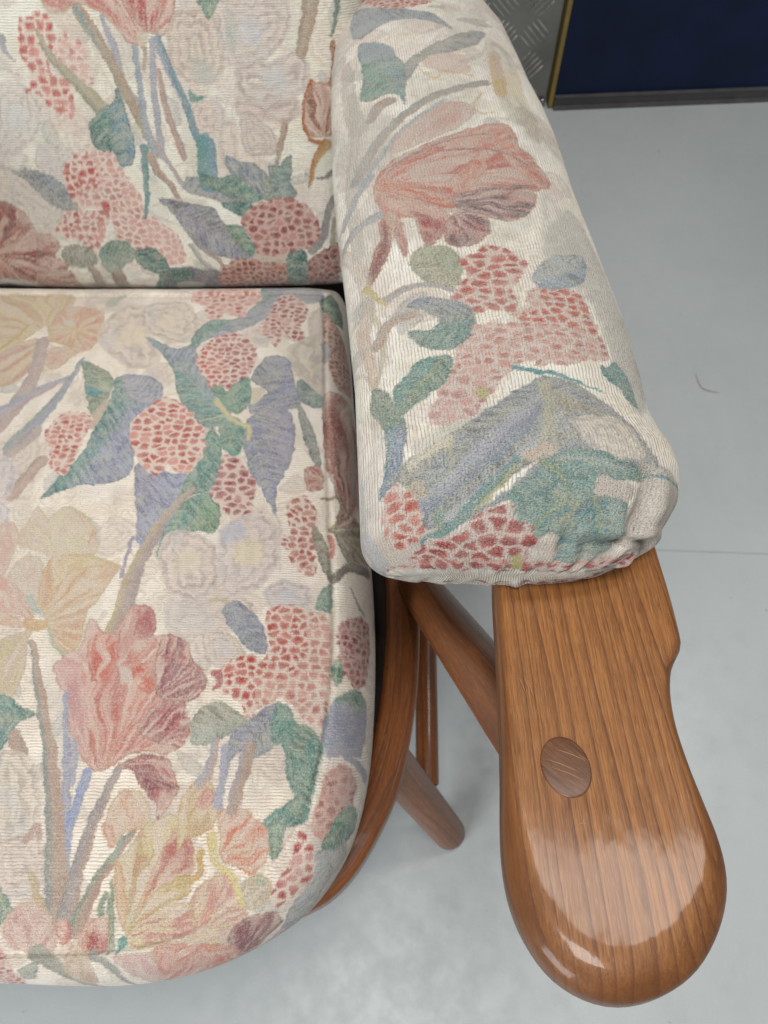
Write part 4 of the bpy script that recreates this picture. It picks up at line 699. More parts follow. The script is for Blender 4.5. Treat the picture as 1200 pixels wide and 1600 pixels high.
PAD_MOTIFS = [
 ('lace',[92.4,319.5,108,334.4,109.1,298.2,97.9,249.5,85.4,244.1],(208,198,186),(222,214,202),None,3,6,0.6),
 ('lace',[218.3,575.7,240.1,556.9,233.6,480.1,234.8,429.3,213.7,426.6,207.4,486],(206,200,186),(222,214,202),(222,200,160),4,6,0.75),
 ('lace',[222,332,234.1,298.7,234.1,255.6,217.4,242.6,209.6,268.1,213,305.3],(208,202,192),(222,214,206),None,4,6,0.7),
 ('lace',[142.7,492.9,174.2,501.4,190.3,470.5,166.9,442.7,144.2,449.9],(212,206,192),(224,218,206),None,3,6,0.6),
 ('stem',[94.7,486.2,96.7,412.4,88.4,347.7,87.9,270],7.5,10.5,(196,190,178),(206,200,188),None,0.6),
 ('stem',[90.2,214.2,98.3,179.7,91.1,143.6],5.1,3.1,(206,200,170),(200,186,170),None,0.7),
 ('stem',[170.7,145.2,181.2,142.7,191.7,137.8],2.5,1.6,(90,150,156),(90,150,156)),
 ('blob',[230.5,78.2,250.8,71.3,266.8,57.7,269.5,42.8,276.8,23.7,299.9,8.8,227.8,28.6,224.8,51.2,229.5,67.7],(212,204,195),(200,190,182),0.9,1.5,0.9),
 ('blob',[205.4,256.8,232.3,313.1,245.2,310.2,254.2,254.7,257.3,184.5,260.7,138.8,241.2,111.9,234.6,143.6,231.6,195.5,223.5,231.3],(212,208,198),(204,198,190),0.8,3,0.8),
 ('blob',[106.2,90.7,128.9,103.4,144,112.1,161.6,111.4,146.7,90.7,122.4,81.6],(214,210,198),(206,204,192),0.7,2,0.8),
 ('blob',[105.2,55.5,127,41.9,159.9,52.2,203.6,26.9,340.6,6.6,429.5,12.2,84.2,14.4],(216,202,192),(208,196,188),0.8,3,0.8),
 ('hyd',[103.1,682.9,174.2,655.9,169.1,637.5,142.5,629.5,128.2,630.5,109.5,657.9],(220,160,150),(196,84,80),5,0.9),
 ('leaf',[94.6,634.7,101.9,652,128.2,634.9,155.3,624.8,174.2,615,188.9,581.1,172.6,595.6,153.9,604.4,133.2,604.2,118.8,592.9,106.1,581.5,96.1,598.6],(189,582.9),(97.5,613.2),(166,172,186),(176,182,190),(190,192,190)),
 ('leaf',[138.5,484,139.9,514.4,158.3,539.4,183.3,565.5,206.5,585,219.1,585.2,208.3,560,183.2,534.9,163.2,528.1,150.1,508.8],(218.9,584.3),(138.7,487.2),(196,192,182),(178,178,182),(200,196,186)),
 ('leaf',[103.3,570.2,116.6,568.7,129.6,554.7,137.2,529.5,141.2,510.5,136.4,447.9,132.9,462.6,124.5,469,109.1,463.5,101.4,473.2,105.3,492.8,104.8,527.8],(109.6,568.7),(134.7,449.9),(128,170,158),(140,168,176),(190,194,140)),
 ('blob',[103.3,570.2,116.6,568.7,129.6,554.7,134.7,533.6,108.6,532.1,105.5,544.9],(168,178,192),(180,186,190),0.8,1.5),
 ('stem',[123.6,456.6,115.9,450.8,109.2,433.3],12,7.2,(190,166,150),(176,158,148)),
 ('blob',[158.3,525.3,172.9,532.6,191.8,529.6,191.1,500.6,174.3,496.7,156.2,508.1],(230,204,192),(226,196,184),0.7,1.6),
 ('stem',[152.4,503.2,161.6,488.7,169.1,500.5,175,500.6,192.3,493.9],2.3,2.3,(226,200,130),(226,200,130),None,0.8),
 ('stem',[202,485.5,177.3,471.4,152.4,452.6,130.8,427.1,110.3,392.9,92.7,354],8,9.8,(160,172,168),(190,170,156),(182,172,162)),
 ('stem',[166.9,452.2,139.9,421.9,121.3,390.9,96.9,350.8],2.8,6.8,(186,188,190),(176,180,186)),
 ('petal',[216.5,547.5,225.3,547.6,221.2,504.2,216.3,468.6,208,464.8,206.7,487.1,212,523.1],(209.6,465.7),(228,200,180),(228,196,184),(222,190,140),(222,190,140),5,0.4,0.7),
 ('stem',[196,467.3,186,444.2,190.3,432.9,202.2,436.9],1.9,1.5,(222,200,140),(222,200,140),None,0.8),
 ('blob',[208.8,491,218.6,496,216.5,470.1,209,467],(228,200,140),(224,190,140),0.7,1.2),
 ('blob',[219.6,451.5,235.4,450,234.3,407.5,225,407.3],(206,192,166),(214,204,190),0.7,3),
 ('blob',[120.1,448.7,132.4,377.1,100.4,358.7,78.5,386.4,92.4,456.4],(214,206,196),(206,200,192),0.4,4),
 ('stem',[90.9,542.5,94.6,466.8,99.8,425.3],10.7,16.1,(206,194,182),(196,190,182),None,0.6),
 ('petal',[120.6,380.4,129.5,404.8,163.2,446,181.8,449.3,185.7,429.2,166.9,405.8,133.3,382.2],(105.2,347.9),(230,200,190),(232,204,196),(224,184,172),(214,190,176),7,0.4),
 ('petal',[105.3,342.3,115,363.1,134.6,380,163.2,398.2,196.9,406.4,219.9,382.2,230.3,348.3,219.7,332.6,198.4,326.1,180.5,324.2,166.9,292.7,147.9,301.4,126,296.8,109.4,302.1,106,323],(104.6,339.3),(232,192,178),(234,200,188),(212,132,118),(206,160,140),15,0.6),
 ('petal',[153.7,387.2,173.5,404.9,200.9,420.4,212.1,416.4,213,379.7,193.1,379.7,170.9,380.9],(113.1,340.5),(228,160,144),(224,140,124),(230,180,160),(190,150,140),7,0.5),
 ('petal',[193.2,397.4,206.1,406.6,213,379.7,229.3,347.7,220,334.4,209.5,351.3,200.9,368],(154.6,356.9),(226,150,132),(224,140,124),(230,184,168),(200,110,100),6,0.5),
 ('stem',[114.5,358.5,138.7,377.3,167.8,394.6,191.7,403.6],2.7,2,(150,130,130),(160,130,130),None,0.8),
 ('stem',[156.9,377.2,181.9,381.1,202.2,377.1,218.7,362.4],2.6,2.6,(150,110,110),(170,110,106),None,0.8),
 ('petal',[156.7,336.5,175.8,365.3,184.7,381.5,190.4,374.8,183.6,350.5,172.8,332,159.8,320.2],(152.5,308.4),(226,150,130),(222,134,116),(228,176,158),(196,140,120),5,0.5),
 ('blob',[132.5,358.1,160,366.8,181.8,376,158.4,350.2,134.7,338.4],(230,208,196),(232,200,188),0.8,1.5),
 ('petal',[105.3,342.3,113.4,346.7,134.6,336.1,155.8,316,152.5,308.4,132.5,317.3,116.6,329.6],(104.1,342.9),(224,134,114),(214,120,106),(226,170,150),(196,110,96),5,0.5),
 ('petal',[107.5,330.4,128.4,318,148.1,304.9,152.4,289.6,134,291.6,118.1,303,109.9,315.9],(104.4,337.6),(228,176,160),(222,140,124),(230,190,176),(200,130,116),6,0.6),
 ('petal',[158.4,317.8,181.8,330.3,209,335.8,214.4,322.7,204.7,299.1,190.3,290.4,177.9,293.2,160,300.4],(155.3,312.1),(206,160,156),(196,124,122),(112,76,84),(186,140,124),10,0.85),
 ('petal',[153.7,297,172.6,300.4,177.6,284.2,170.2,267.2,155.1,259.9,145.5,268.1],(154.1,304.6),(208,150,146),(200,124,120),(130,78,84),(190,150,120),8,0.75),
 ('petal',[127.1,304.7,149.6,291.1,143.9,271.8,132.9,263,130.9,284.9],(115.7,323.2),(214,146,136),(202,120,114),(176,90,90),(190,150,120),6,0.7),
 ('petal',[116.7,297,121.2,290.9,121.5,261.7,118.3,254.1,114.5,274],(113,316.2),(206,130,122),(196,112,106),(222,160,146),(180,120,96),4,0.6),
 ('petal',[107.2,308.4,115.5,300.1,111.2,268.1,99.3,240.5,90.8,232.1,96.5,257.1,103.9,278.3],(113.5,323.8),(216,150,120),(200,122,116),(150,84,86),(190,140,110),5,0.7),
 ('stem',[105.1,355,89.2,331,77.3,310.4],6.2,5.2,(180,184,190),(190,186,186)),
 ('stem',[106.2,306.1,90.2,299.8,73.6,285.5],8.1,5.8,(176,176,182),(196,190,188)),
 ('stem',[96,348.7,82.2,321.2,70.6,308.4],4.6,4,(200,196,190),(190,190,192),None,0.7),
 ('leaf',[122.3,254.7,133.9,263.5,146.7,260.8,153.1,243.5,148.1,219.7,133.4,224.2,123.5,233.5],(148.1,220.7),(126,258.9),(184,188,160),(206,204,176),(160,160,130)),
 ('stem',[126.7,224.6,135.9,222.1,145.1,216.6],1.4,1.4,(156,166,196),(156,166,196)),
 ('hyd',[152.4,243.5,158.6,250.1,169.1,261.2,177.4,260.3,189,252.4,194.4,240,181.9,220.5,180.5,192.3,170.9,196.3,151.4,193.6,142.2,210.5,152.7,227.1],(228,180,168),(200,88,80),7,0.85,(230,214,202)),
 ('hyd',[136.8,176.8,160,183.7,179.5,186.7,191.8,218.2,204.3,218.7,217.4,221.7,225.7,209.3,228.5,191.5,231.2,171.3,231.4,158.4,208.7,151.5,193.1,147.4,176.4,150.6,165.7,137.2,152.5,120.7,128.6,102.7,119.9,107.3,129.2,133.8,138.6,154.1],(230,200,190),(222,150,136),5.5,0.5,(232,216,206)),
 ('hyd',[197.5,215.1,217.6,222.8,225.7,209.3,228.5,182.4,214.3,183.6,198.3,183.6,181.7,187,180.4,193,197,200.3],(228,184,170),(218,108,86),5.5,0.9,(232,216,206)),
 ('leaf',[193.1,228.2,202.1,244.6,219.7,258.3,236.3,262.6,230.6,233.8,213.4,221.7,198.4,218.6],(193.2,221.5),(233.6,255.2),(168,186,200),(204,208,210),(220,220,216)),
 ('stem',[61,302.8,84.6,260.6,90.1,223.4,84.7,183.5],12,10,(216,200,186),(214,198,186),None,0.6),
 ('stem',[102.4,214.8,113.8,222.1,128.1,224.5,143.8,217],6.1,4.3,(180,176,184),(192,178,166)),
 ('leaf',[114.9,204.1,123.8,211.3,142.5,207.1,153.8,195.8,152.1,179.5,142.6,165.1,129.6,162.6,119.4,166.9,113.4,181.5,127.3,180.6,132.3,189.3,125.2,197.7],(152.4,190.6),(114.5,185.5),(160,166,180),(110,160,156),(200,200,150)),
 ('stem',[116.8,197.2,102.4,191,93,174.5],7,7.7,(196,184,178),(206,180,160)),
 ('stem',[89.2,233.1,96.1,219.9,102.8,210.2],4.5,3,(226,212,160),(214,190,140)),
 ('stem',[84.2,196.5,86.4,165.9,89.7,141.1],11.3,7.5,(224,196,176),(222,200,184),None,0.6),
 ('hyd',[132.9,134.8,148.2,146.9,161.6,137.1,155.2,122.9,149.5,113.1,138.1,105.7,121.2,103.8,123.1,119.2],(228,196,188),(210,156,150),6,0.45,(230,212,204)),
 ('blob',[148,129.5,153.6,129.5,152.6,121.6,147.9,121.9],(190,184,116),None,0.8),
 ('leaf',[111.2,146.1,117.6,155.7,127.1,158.1,135.7,157.2,134.6,141.2,123.1,126.9,109.2,117.1,103.3,113.7,100.7,129.1,104.1,140.2],(130.8,155.1),(102.4,114.6),(112,164,160),(116,156,140),(190,190,140)),
 ('leaf',[86.3,139.2,93.2,139.2,99.6,128.2,103.3,114.2,106.1,107.5,105.1,96.3,101.2,90.7,93,92.8,92.2,108.1,86.1,123.6],(88.7,139.3),(97.6,92.6),(136,164,150),(140,166,150),(170,176,160)),
 ('leaf',[93,105.3,105.1,103.8,103.8,91.2,98.4,74.4,87.6,65.4,91.2,81.6,93.2,89.9],(99.7,104.2),(88.1,66.2),(120,160,170),(158,168,192),(180,184,192)),
 ('stem',[171.1,146.3,180.4,143.8,194.3,141.3,207.3,134.6,221.1,128.4],4,1.4,(80,150,158),(104,160,160)),
 ('leaf',[224.2,152.1,229.3,150.5,235.1,158.5,242.4,146.1,244.4,119.8,239.3,121.2,234.9,132.4,227.2,139.1],(227.3,151.4),(244.4,121.4),(96,160,164),(110,164,164)),
 ('leaf',[188.1,138.7,206,133.3,224.4,114,231.3,94.7,239,74.5,227.2,73.4,210.1,86.6,192.5,84.9,175.6,82.7,158.4,71.6,142.2,59.7,126.1,48.9,115.5,42.8,108.8,55.1,106,69.8,97.7,76.3,106,84.3,127.2,95.3,151,111.5,170.7,127.7],(187.5,132.4),(108.9,51.2),(150,157,163),(174,175,176),(214,212,206),1,0.25),
 ('stem',[110.3,54.9,132.1,72.5,156.8,90.5,184.7,119.5],11,7.4,(140,152,164),(176,182,188),(156,164,176)),
 ('stem',[123,48,145.2,66.4,165.4,85.1,193.7,112.1],5.4,4.8,(206,206,200),(170,176,184)),
 ('stem',[133.4,46.2,155.3,62.1,174.9,79.3,193.4,90.4],3.5,4.7,(128,140,148),(160,166,168)),
 ('stem',[187.5,131.4,205.7,121.8,219.6,101.9,227.7,82],4.5,3.5,(216,206,184),(206,196,170)),
 ('stem',[187.6,119.5,202.2,109.9,211.8,94.2,219.2,86.5],2.7,2.3,(150,156,160),(196,186,160)),
 ('stem',[183.2,112,181.4,94.1,181.9,87],4.3,3.6,(150,150,150),(190,186,170)),
 ('stem',[140.3,87.4,163.2,104,184.7,126.2],5.2,4.3,(200,200,194),(150,156,166)),
 ('leaf',[97.7,76.3,106,84.3,127.2,95.3,152.9,111.7,142.7,104.6,126.5,88.3,108.9,74.5,105.1,68.1],(151,111.5),(100.3,76),(186,184,180),(206,202,190),(160,170,160)),
 ('stem',[105.6,80.2,114.6,86.7,128.5,92.5],4.3,5.7,(216,208,192),(220,212,196)),
 ('stem',[127.7,91.9,127.6,75.9,125.5,62.4],2.3,2.3,(206,200,156),(196,192,160),None,0.55),
 ('stem',[125.5,67.6,146.5,87.1,175.8,111.6],9.1,7.9,(150,154,168),(186,188,196)),
 ('stem',[187.5,132.4,186.3,111.9,177.3,94.2],7.8,6.1,(206,202,176),(196,190,160),None,0.6),
 ('leaf',[191.1,132.5,205.9,130.3,220.2,113.5,227.8,98.9,220,102.9,204.7,112.3,193.7,112.1],(190.5,129.7),(227.8,98.9),(186,178,160),(166,170,178),(206,196,170)),
 ('lace',[194.4,104.7,210.9,108.5,223.5,105.9,229.8,89.8,229.3,78.9,216.3,82.1,202.7,84.8,197.7,94],(212,202,190),(226,218,206),None,3,6,0.9),
 ('blob',[165.1,83.3,174.1,89.8,182.3,89.2,180.4,84.3,168.8,79.1],(220,200,182),(226,208,196),0.9),
 ('leaf',[155.3,62.8,168.6,72.5,178.8,82.6,193,87,206.2,84.8,221.6,79.1,230.6,69.5,227.4,67.1,205.1,69.6,202.8,61.4,223.1,56.1,222.4,45.1,227.8,28.6,223.3,18.1,206.2,25.9,191.8,35.9,183.3,40.1,176.6,35.9,165,44,161.4,55.8],(227.3,69.8),(166.7,44.6),(108,156,154),(124,162,156),(196,196,150),1,0.5),
 ('stem',[159.9,52.2,174.6,64.6,191.4,73,221.2,73.5],4.8,3.5,(90,128,128),(120,150,146)),
 ('stem',[172.3,42.7,182.3,55.9,200.6,60.5],3.2,2.6,(170,176,130),(110,150,146)),
 ('stem',[173.3,80.1,184.7,73.3,188.9,59.3],4.4,2.9,(150,160,120),(100,140,136)),
 ('stem',[193.2,32.4,201.9,47.9,219.6,49.9],5.1,3.6,(150,176,176),(96,150,156)),
 ('stem',[185.2,82.8,202,81,217.7,75.3],3,2.2,(190,196,190),(100,146,146)),
 ('blob',[202.2,69.9,221.7,66.6,222.9,57.7,205,60.6],(216,202,192),(222,208,200),0.95),
 ('leaf',[194.3,57.4,205.9,60.1,222.1,53.2,230.2,28.4,218.7,23,195.8,44.5],(202.4,58.7),(214.6,25.9),(84,150,160),(140,172,172),(206,200,130)),
 ('leaf',[174.2,40.8,185.2,44.7,197.2,36.4,193.4,52,186.1,55.8,180.4,49.5],(193.4,52),(176.5,38.6),(92,150,152),(120,160,146),(206,190,130)),
 ('stem',[161.7,81.6,146.7,67.3,133.1,50.2,114.4,34.1],3.7,7.3,(120,158,160),(110,152,142),(130,160,160)),
 ('stem',[160,77.3,145.4,59.6,141,54.4],3.5,2.9,(140,150,116),(176,176,130),None,0.8),
 ('stem',[121,51.9,123.3,44],5.8,4.8,(140,160,130),(120,156,150),None,0.8),
 ('blob',[103.5,69.2,112.2,73.4,113.7,64.3,106.9,61.6],(206,186,166),(214,200,180),0.8,1.2),
 ('stem',[231.3,70.8,245.3,67.3,259.6,63.7],1.9,1.6,(96,146,150),(110,150,156)),
 ('leaf',[189.6,39,199.5,40.4,214.5,36.2,224.1,28.8,223.4,18.3,231.7,3.5,331.8,3,197.7,7.1,194.2,21.6,194.3,31.8],(215.1,35.2),(200.3,6.4),(104,154,158),(150,176,172),(206,204,160)),
 ('blob',[206.1,24.5,222.1,24.8,231.7,13.9,235.1,0.8,212.6,12.8],(206,200,190),(190,196,186),0.7,1.5),
 ('hyd',[114.5,35.2,121.2,38.5,134.7,39.4,138.4,49,147.5,55.2,158.5,58.3,162.5,48.4,172.6,43.1,177.2,32,174.2,26.1,191.5,16.7,354.4,17.7,376.7,6.6,401.6,7.2,421.9,6.2,114.2,10],(206,140,136),(172,64,68),8,0.92,(224,206,198)),
 ('hyd',[89.6,63.9,97.5,72.5,100.8,66.9,106.9,65.2,112.3,50.7,114.3,38.5,112.9,21,432.5,11.1,4.2,19.6,96.3,14.7,92.7,36.8,89.4,55.5],(228,186,176),(208,98,88),6.5,0.7,(226,206,196)),
 ('blob',[165,21.9,170.9,21.9,174.2,10.1,168.8,9.8],(196,190,110),None,0.9),
 ('stem',[73.9,42.2,72.9,23.5,28,17.4,15.4,11.2],16.3,13,(190,192,200),(200,200,204),None,0.7),
 ('stem',[73.7,82.8,74.4,63.6,78.4,45.3],3.1,4.7,(196,200,204),(206,206,206),None,0.6),
 ('blob',[227.7,80.7,237.1,73.6,234.1,70.8,228.3,72.7],(196,186,172),(206,196,184),0.8,1.5),
]
PAD_CREASES = [(0.232,0.0692,0.2361,0.0184,0.006,0.0075),(0.1931,0.041,0.2001,0.0015,0.0038,0.0075),(0.1584,0.0409,0.3947,0.0021,0.0036,0.005),(0.1396,0.0326,0.425,0.0179,0.0034,0.0035),(0.2032,0.0317,0.235,0,0.003,0.0035),(0.1742,0.0274,0.3699,0.0051,0.0028,0.0035)]

# ================================================================ building helpers
def tag(o, label=None, cat=None, kind=None, group=None):
    if label: o['label'] = label
    if cat: o['category'] = cat
    if kind: o['kind'] = kind
    if group: o['group'] = group
    return o
def empty(name, loc):
    o = bpy.data.objects.new(name, None); o.location = loc; o.empty_display_size = .05
    scene.collection.objects.link(o); return o
def mesh_obj(name, verts, faces, mat, parent=None, org=(0, 0, 0), smooth=True, grain=None):
    """one mesh object; vertices are given in world metres, stored about org"""
    me = bpy.data.meshes.new(name)
    V = np.asarray(verts, float)-np.array(org, float)
    me.from_pydata([tuple(v) for v in V], [], [tuple(f) for f in faces]); me.update()
    if smooth: me.polygons.foreach_set('use_smooth', [True]*len(me.polygons))
    if grain is not None:
        a = me.attributes.new('grain', 'FLOAT_VECTOR', 'POINT')
        a.data.foreach_set('vector', np.asarray(grain, np.float32).ravel())
    bm = bmesh.new(); bm.from_mesh(me); bmesh.ops.recalc_face_normals(bm, faces=bm.faces); bm.to_mesh(me); bm.free()
    me.materials.append(mat)
    o = bpy.data.objects.new(name, me); scene.collection.objects.link(o)
    if parent: o.parent = parent
    return o
def join(parts):
    V = []; F = []; Gr = []; n = 0
    for v, f, g in parts:
        V += list(v); F += [tuple(i+n for i in q) for q in f]; Gr += list(g); n += len(v)
    return V, F, Gr
def tube(path, radii, n=28, grain_off=0., flat=1.):
    """rod along a path, ends rounded by the radii given"""
    P = np.asarray(path, float); V = []; F = []; Gr = []
    T = np.gradient(P, axis=0); T /= np.linalg.norm(T, axis=1, keepdims=True)
    up = np.array([0, 0, 1.]) if abs(T[0][2]) < .8 else np.array([0, 1., 0])
    L = np.r_[0, np.cumsum(np.linalg.norm(np.diff(P, axis=0), axis=1))]
    for i, p in enumerate(P):
        a = np.cross(T[i], up); a /= np.linalg.norm(a); b = np.cross(a, T[i])
        for k in range(n):
            t = 2*np.pi*k/n; off = radii[i]*(a*np.cos(t)+b*np.sin(t)*flat)
            V.append(p+off); Gr.append((radii[i]*np.cos(t)+grain_off, L[i]+grain_off*3, radii[i]*np.sin(t)))
    for i in range(len(P)-1):
        for k in range(n):
            F.append((i*n+k, i*n+(k+1) % n, (i+1)*n+(k+1) % n, (i+1)*n+k))
    F.append(tuple(range(n))[::-1]); F.append(tuple((len(P)-1)*n+k for k in range(n)))
    return V, F, Gr
def rod(p0, p1, r0, r1, cap0=.004, cap1=.004, seg=10, **k):
    p0 = np.array(p0, float); p1 = np.array(p1, float); L = np.linalg.norm(p1-p0); d = (p1-p0)/L
    s = []; r = []
    for a in np.linspace(0, np.pi/2, 6): s.append(cap0*(1-np.cos(a))); r.append((r0-cap0)+cap0*np.sin(a))
    for t in np.linspace(0, 1, seg)[1:-1]: s.append(cap0+(L-cap0-cap1)*t); r.append(r0+(r1-r0)*t)
    for a in np.linspace(np.pi/2, 0, 6): s.append(L-cap1*(1-np.cos(a))); r.append((r1-cap1)+cap1*np.sin(a))
    s = np.array(s); return tube(p0+d*s[:, None], r, **k)
def sweep(path, prof, grain_off=0., closed=False):
    """rectangular or moulded section carried round a level path: prof is (outward, up)"""
    P = np.asarray(path, float); T = np.gradient(P, axis=0); T /= np.linalg.norm(T, axis=1, keepdims=True)
    V = []; F = []; Gr = []; m = len(prof); L = np.r_[0, np.cumsum(np.linalg.norm(np.diff(P, axis=0), axis=1))]
    for i, p in enumerate(P):
        o = np.array([T[i][1], -T[i][0], 0]); o /= np.linalg.norm(o)
        for (a, b) in prof: V.append(p+o*a+np.array([0, 0, b])); Gr.append((a+grain_off, L[i], b))
    for i in range(len(P)-1):
        for k in range(m): F.append((i*m+k, i*m+(k+1) % m, (i+1)*m+(k+1) % m, (i+1)*m+k))
    F.append(tuple(range(m))); F.append(tuple((len(P)-1)*m+k for k in range(m))[::-1])
    return V, F, Gr
def round_rect(w, h, r, n=5):
    out = []
    for cx, cy, a0 in ((w-r, h-r, 0), (-w+r, h-r, 90), (-w+r, -h+r, 180), (w-r, -h+r, 270)):
        for k in range(n+1):
            a = R(a0+90*k/n); out.append((cx+r*math.cos(a), cy+r*math.sin(a)))
    return out
def box(x0, x1, y0, y1, z0, z1):
    V = [(x, y, z) for x in (x0, x1) for y in (y0, y1) for z in (z0, z1)]
    return V, [(0, 1, 3, 2), (4, 6, 7, 5), (0, 4, 5, 1), (2, 3, 7, 6), (0, 2, 6, 4), (1, 5, 7, 3)], [v for v in V]

# ---------------------------------------------------------------- node materials
class NT:
    def __init__(s, name):
        s.m = bpy.data.materials.new(name); s.m.use_nodes = True; s.t = s.m.node_tree
        s.b = s.t.nodes['Principled BSDF']; s.out = s.t.nodes['Material Output']
    def n(s, typ, **kw):
        nd = s.t.nodes.new(typ)
        for k, v in kw.items(): setattr(nd, k, v)
        return nd
    def link(s, a, b): s.t.links.new(a, b)
    def setin(s, sock, v):
        if isinstance(v, bpy.types.NodeSocket): s.link(v, sock)
        elif isinstance(v, (tuple, list)) and len(v) == 3 and sock.type == 'RGBA': sock.default_value = (*v, 1)
        else: sock.default_value = v
    def math(s, op, a, b=0., c=0., clamp=False):
        nd = s.n('ShaderNodeMath', operation=op, use_clamp=clamp)
        for i, v in enumerate((a, b, c)): s.setin(nd.inputs[i], v)
        return nd.outputs[0]
    def mix(s, f, a, b, blend='MIX'):
        nd = s.n('ShaderNodeMix', data_type='RGBA', blend_type=blend)
        s.setin(nd.inputs[0], f); s.setin(nd.inputs[6], a); s.setin(nd.inputs[7], b)
        return nd.outputs[2]
    def noise(s, vec, scale, detail=3, rough=.5, dim='3D'):
        nd = s.n('ShaderNodeTexNoise', noise_dimensions=dim); s.link(vec, nd.inputs['Vector'])
        nd.inputs['Scale'].default_value = scale; nd.inputs['Detail'].default_value = detail; nd.inputs['Roughness'].default_value = rough
        return nd.outputs['Fac']
    def scale(s, vec, sc, loc=(0, 0, 0)):
        nd = s.n('ShaderNodeMapping'); s.link(vec, nd.inputs['Vector'])
        nd.inputs['Scale'].default_value = sc; nd.inputs['Location'].default_value = loc
        return nd.outputs[0]
    def ramp(s, f, a, b, lo=0., hi=1.):
        nd = s.n('ShaderNodeMapRange', interpolation_type='SMOOTHSTEP'); s.setin(nd.inputs[0], f)
        nd.inputs[1].default_value = a; nd.inputs[2].default_value = b; nd.inputs[3].default_value = lo; nd.inputs[4].default_value = hi
        return nd.outputs[0]
    def bump(s, h, dist, strength=1., nrm=None):
        nd = s.n('ShaderNodeBump'); s.link(h, nd.inputs['Height']); nd.inputs['Distance'].default_value = dist
        nd.inputs['Strength'].default_value = strength
        if nrm: s.link(nrm, nd.inputs['Normal'])
        return nd.outputs[0]

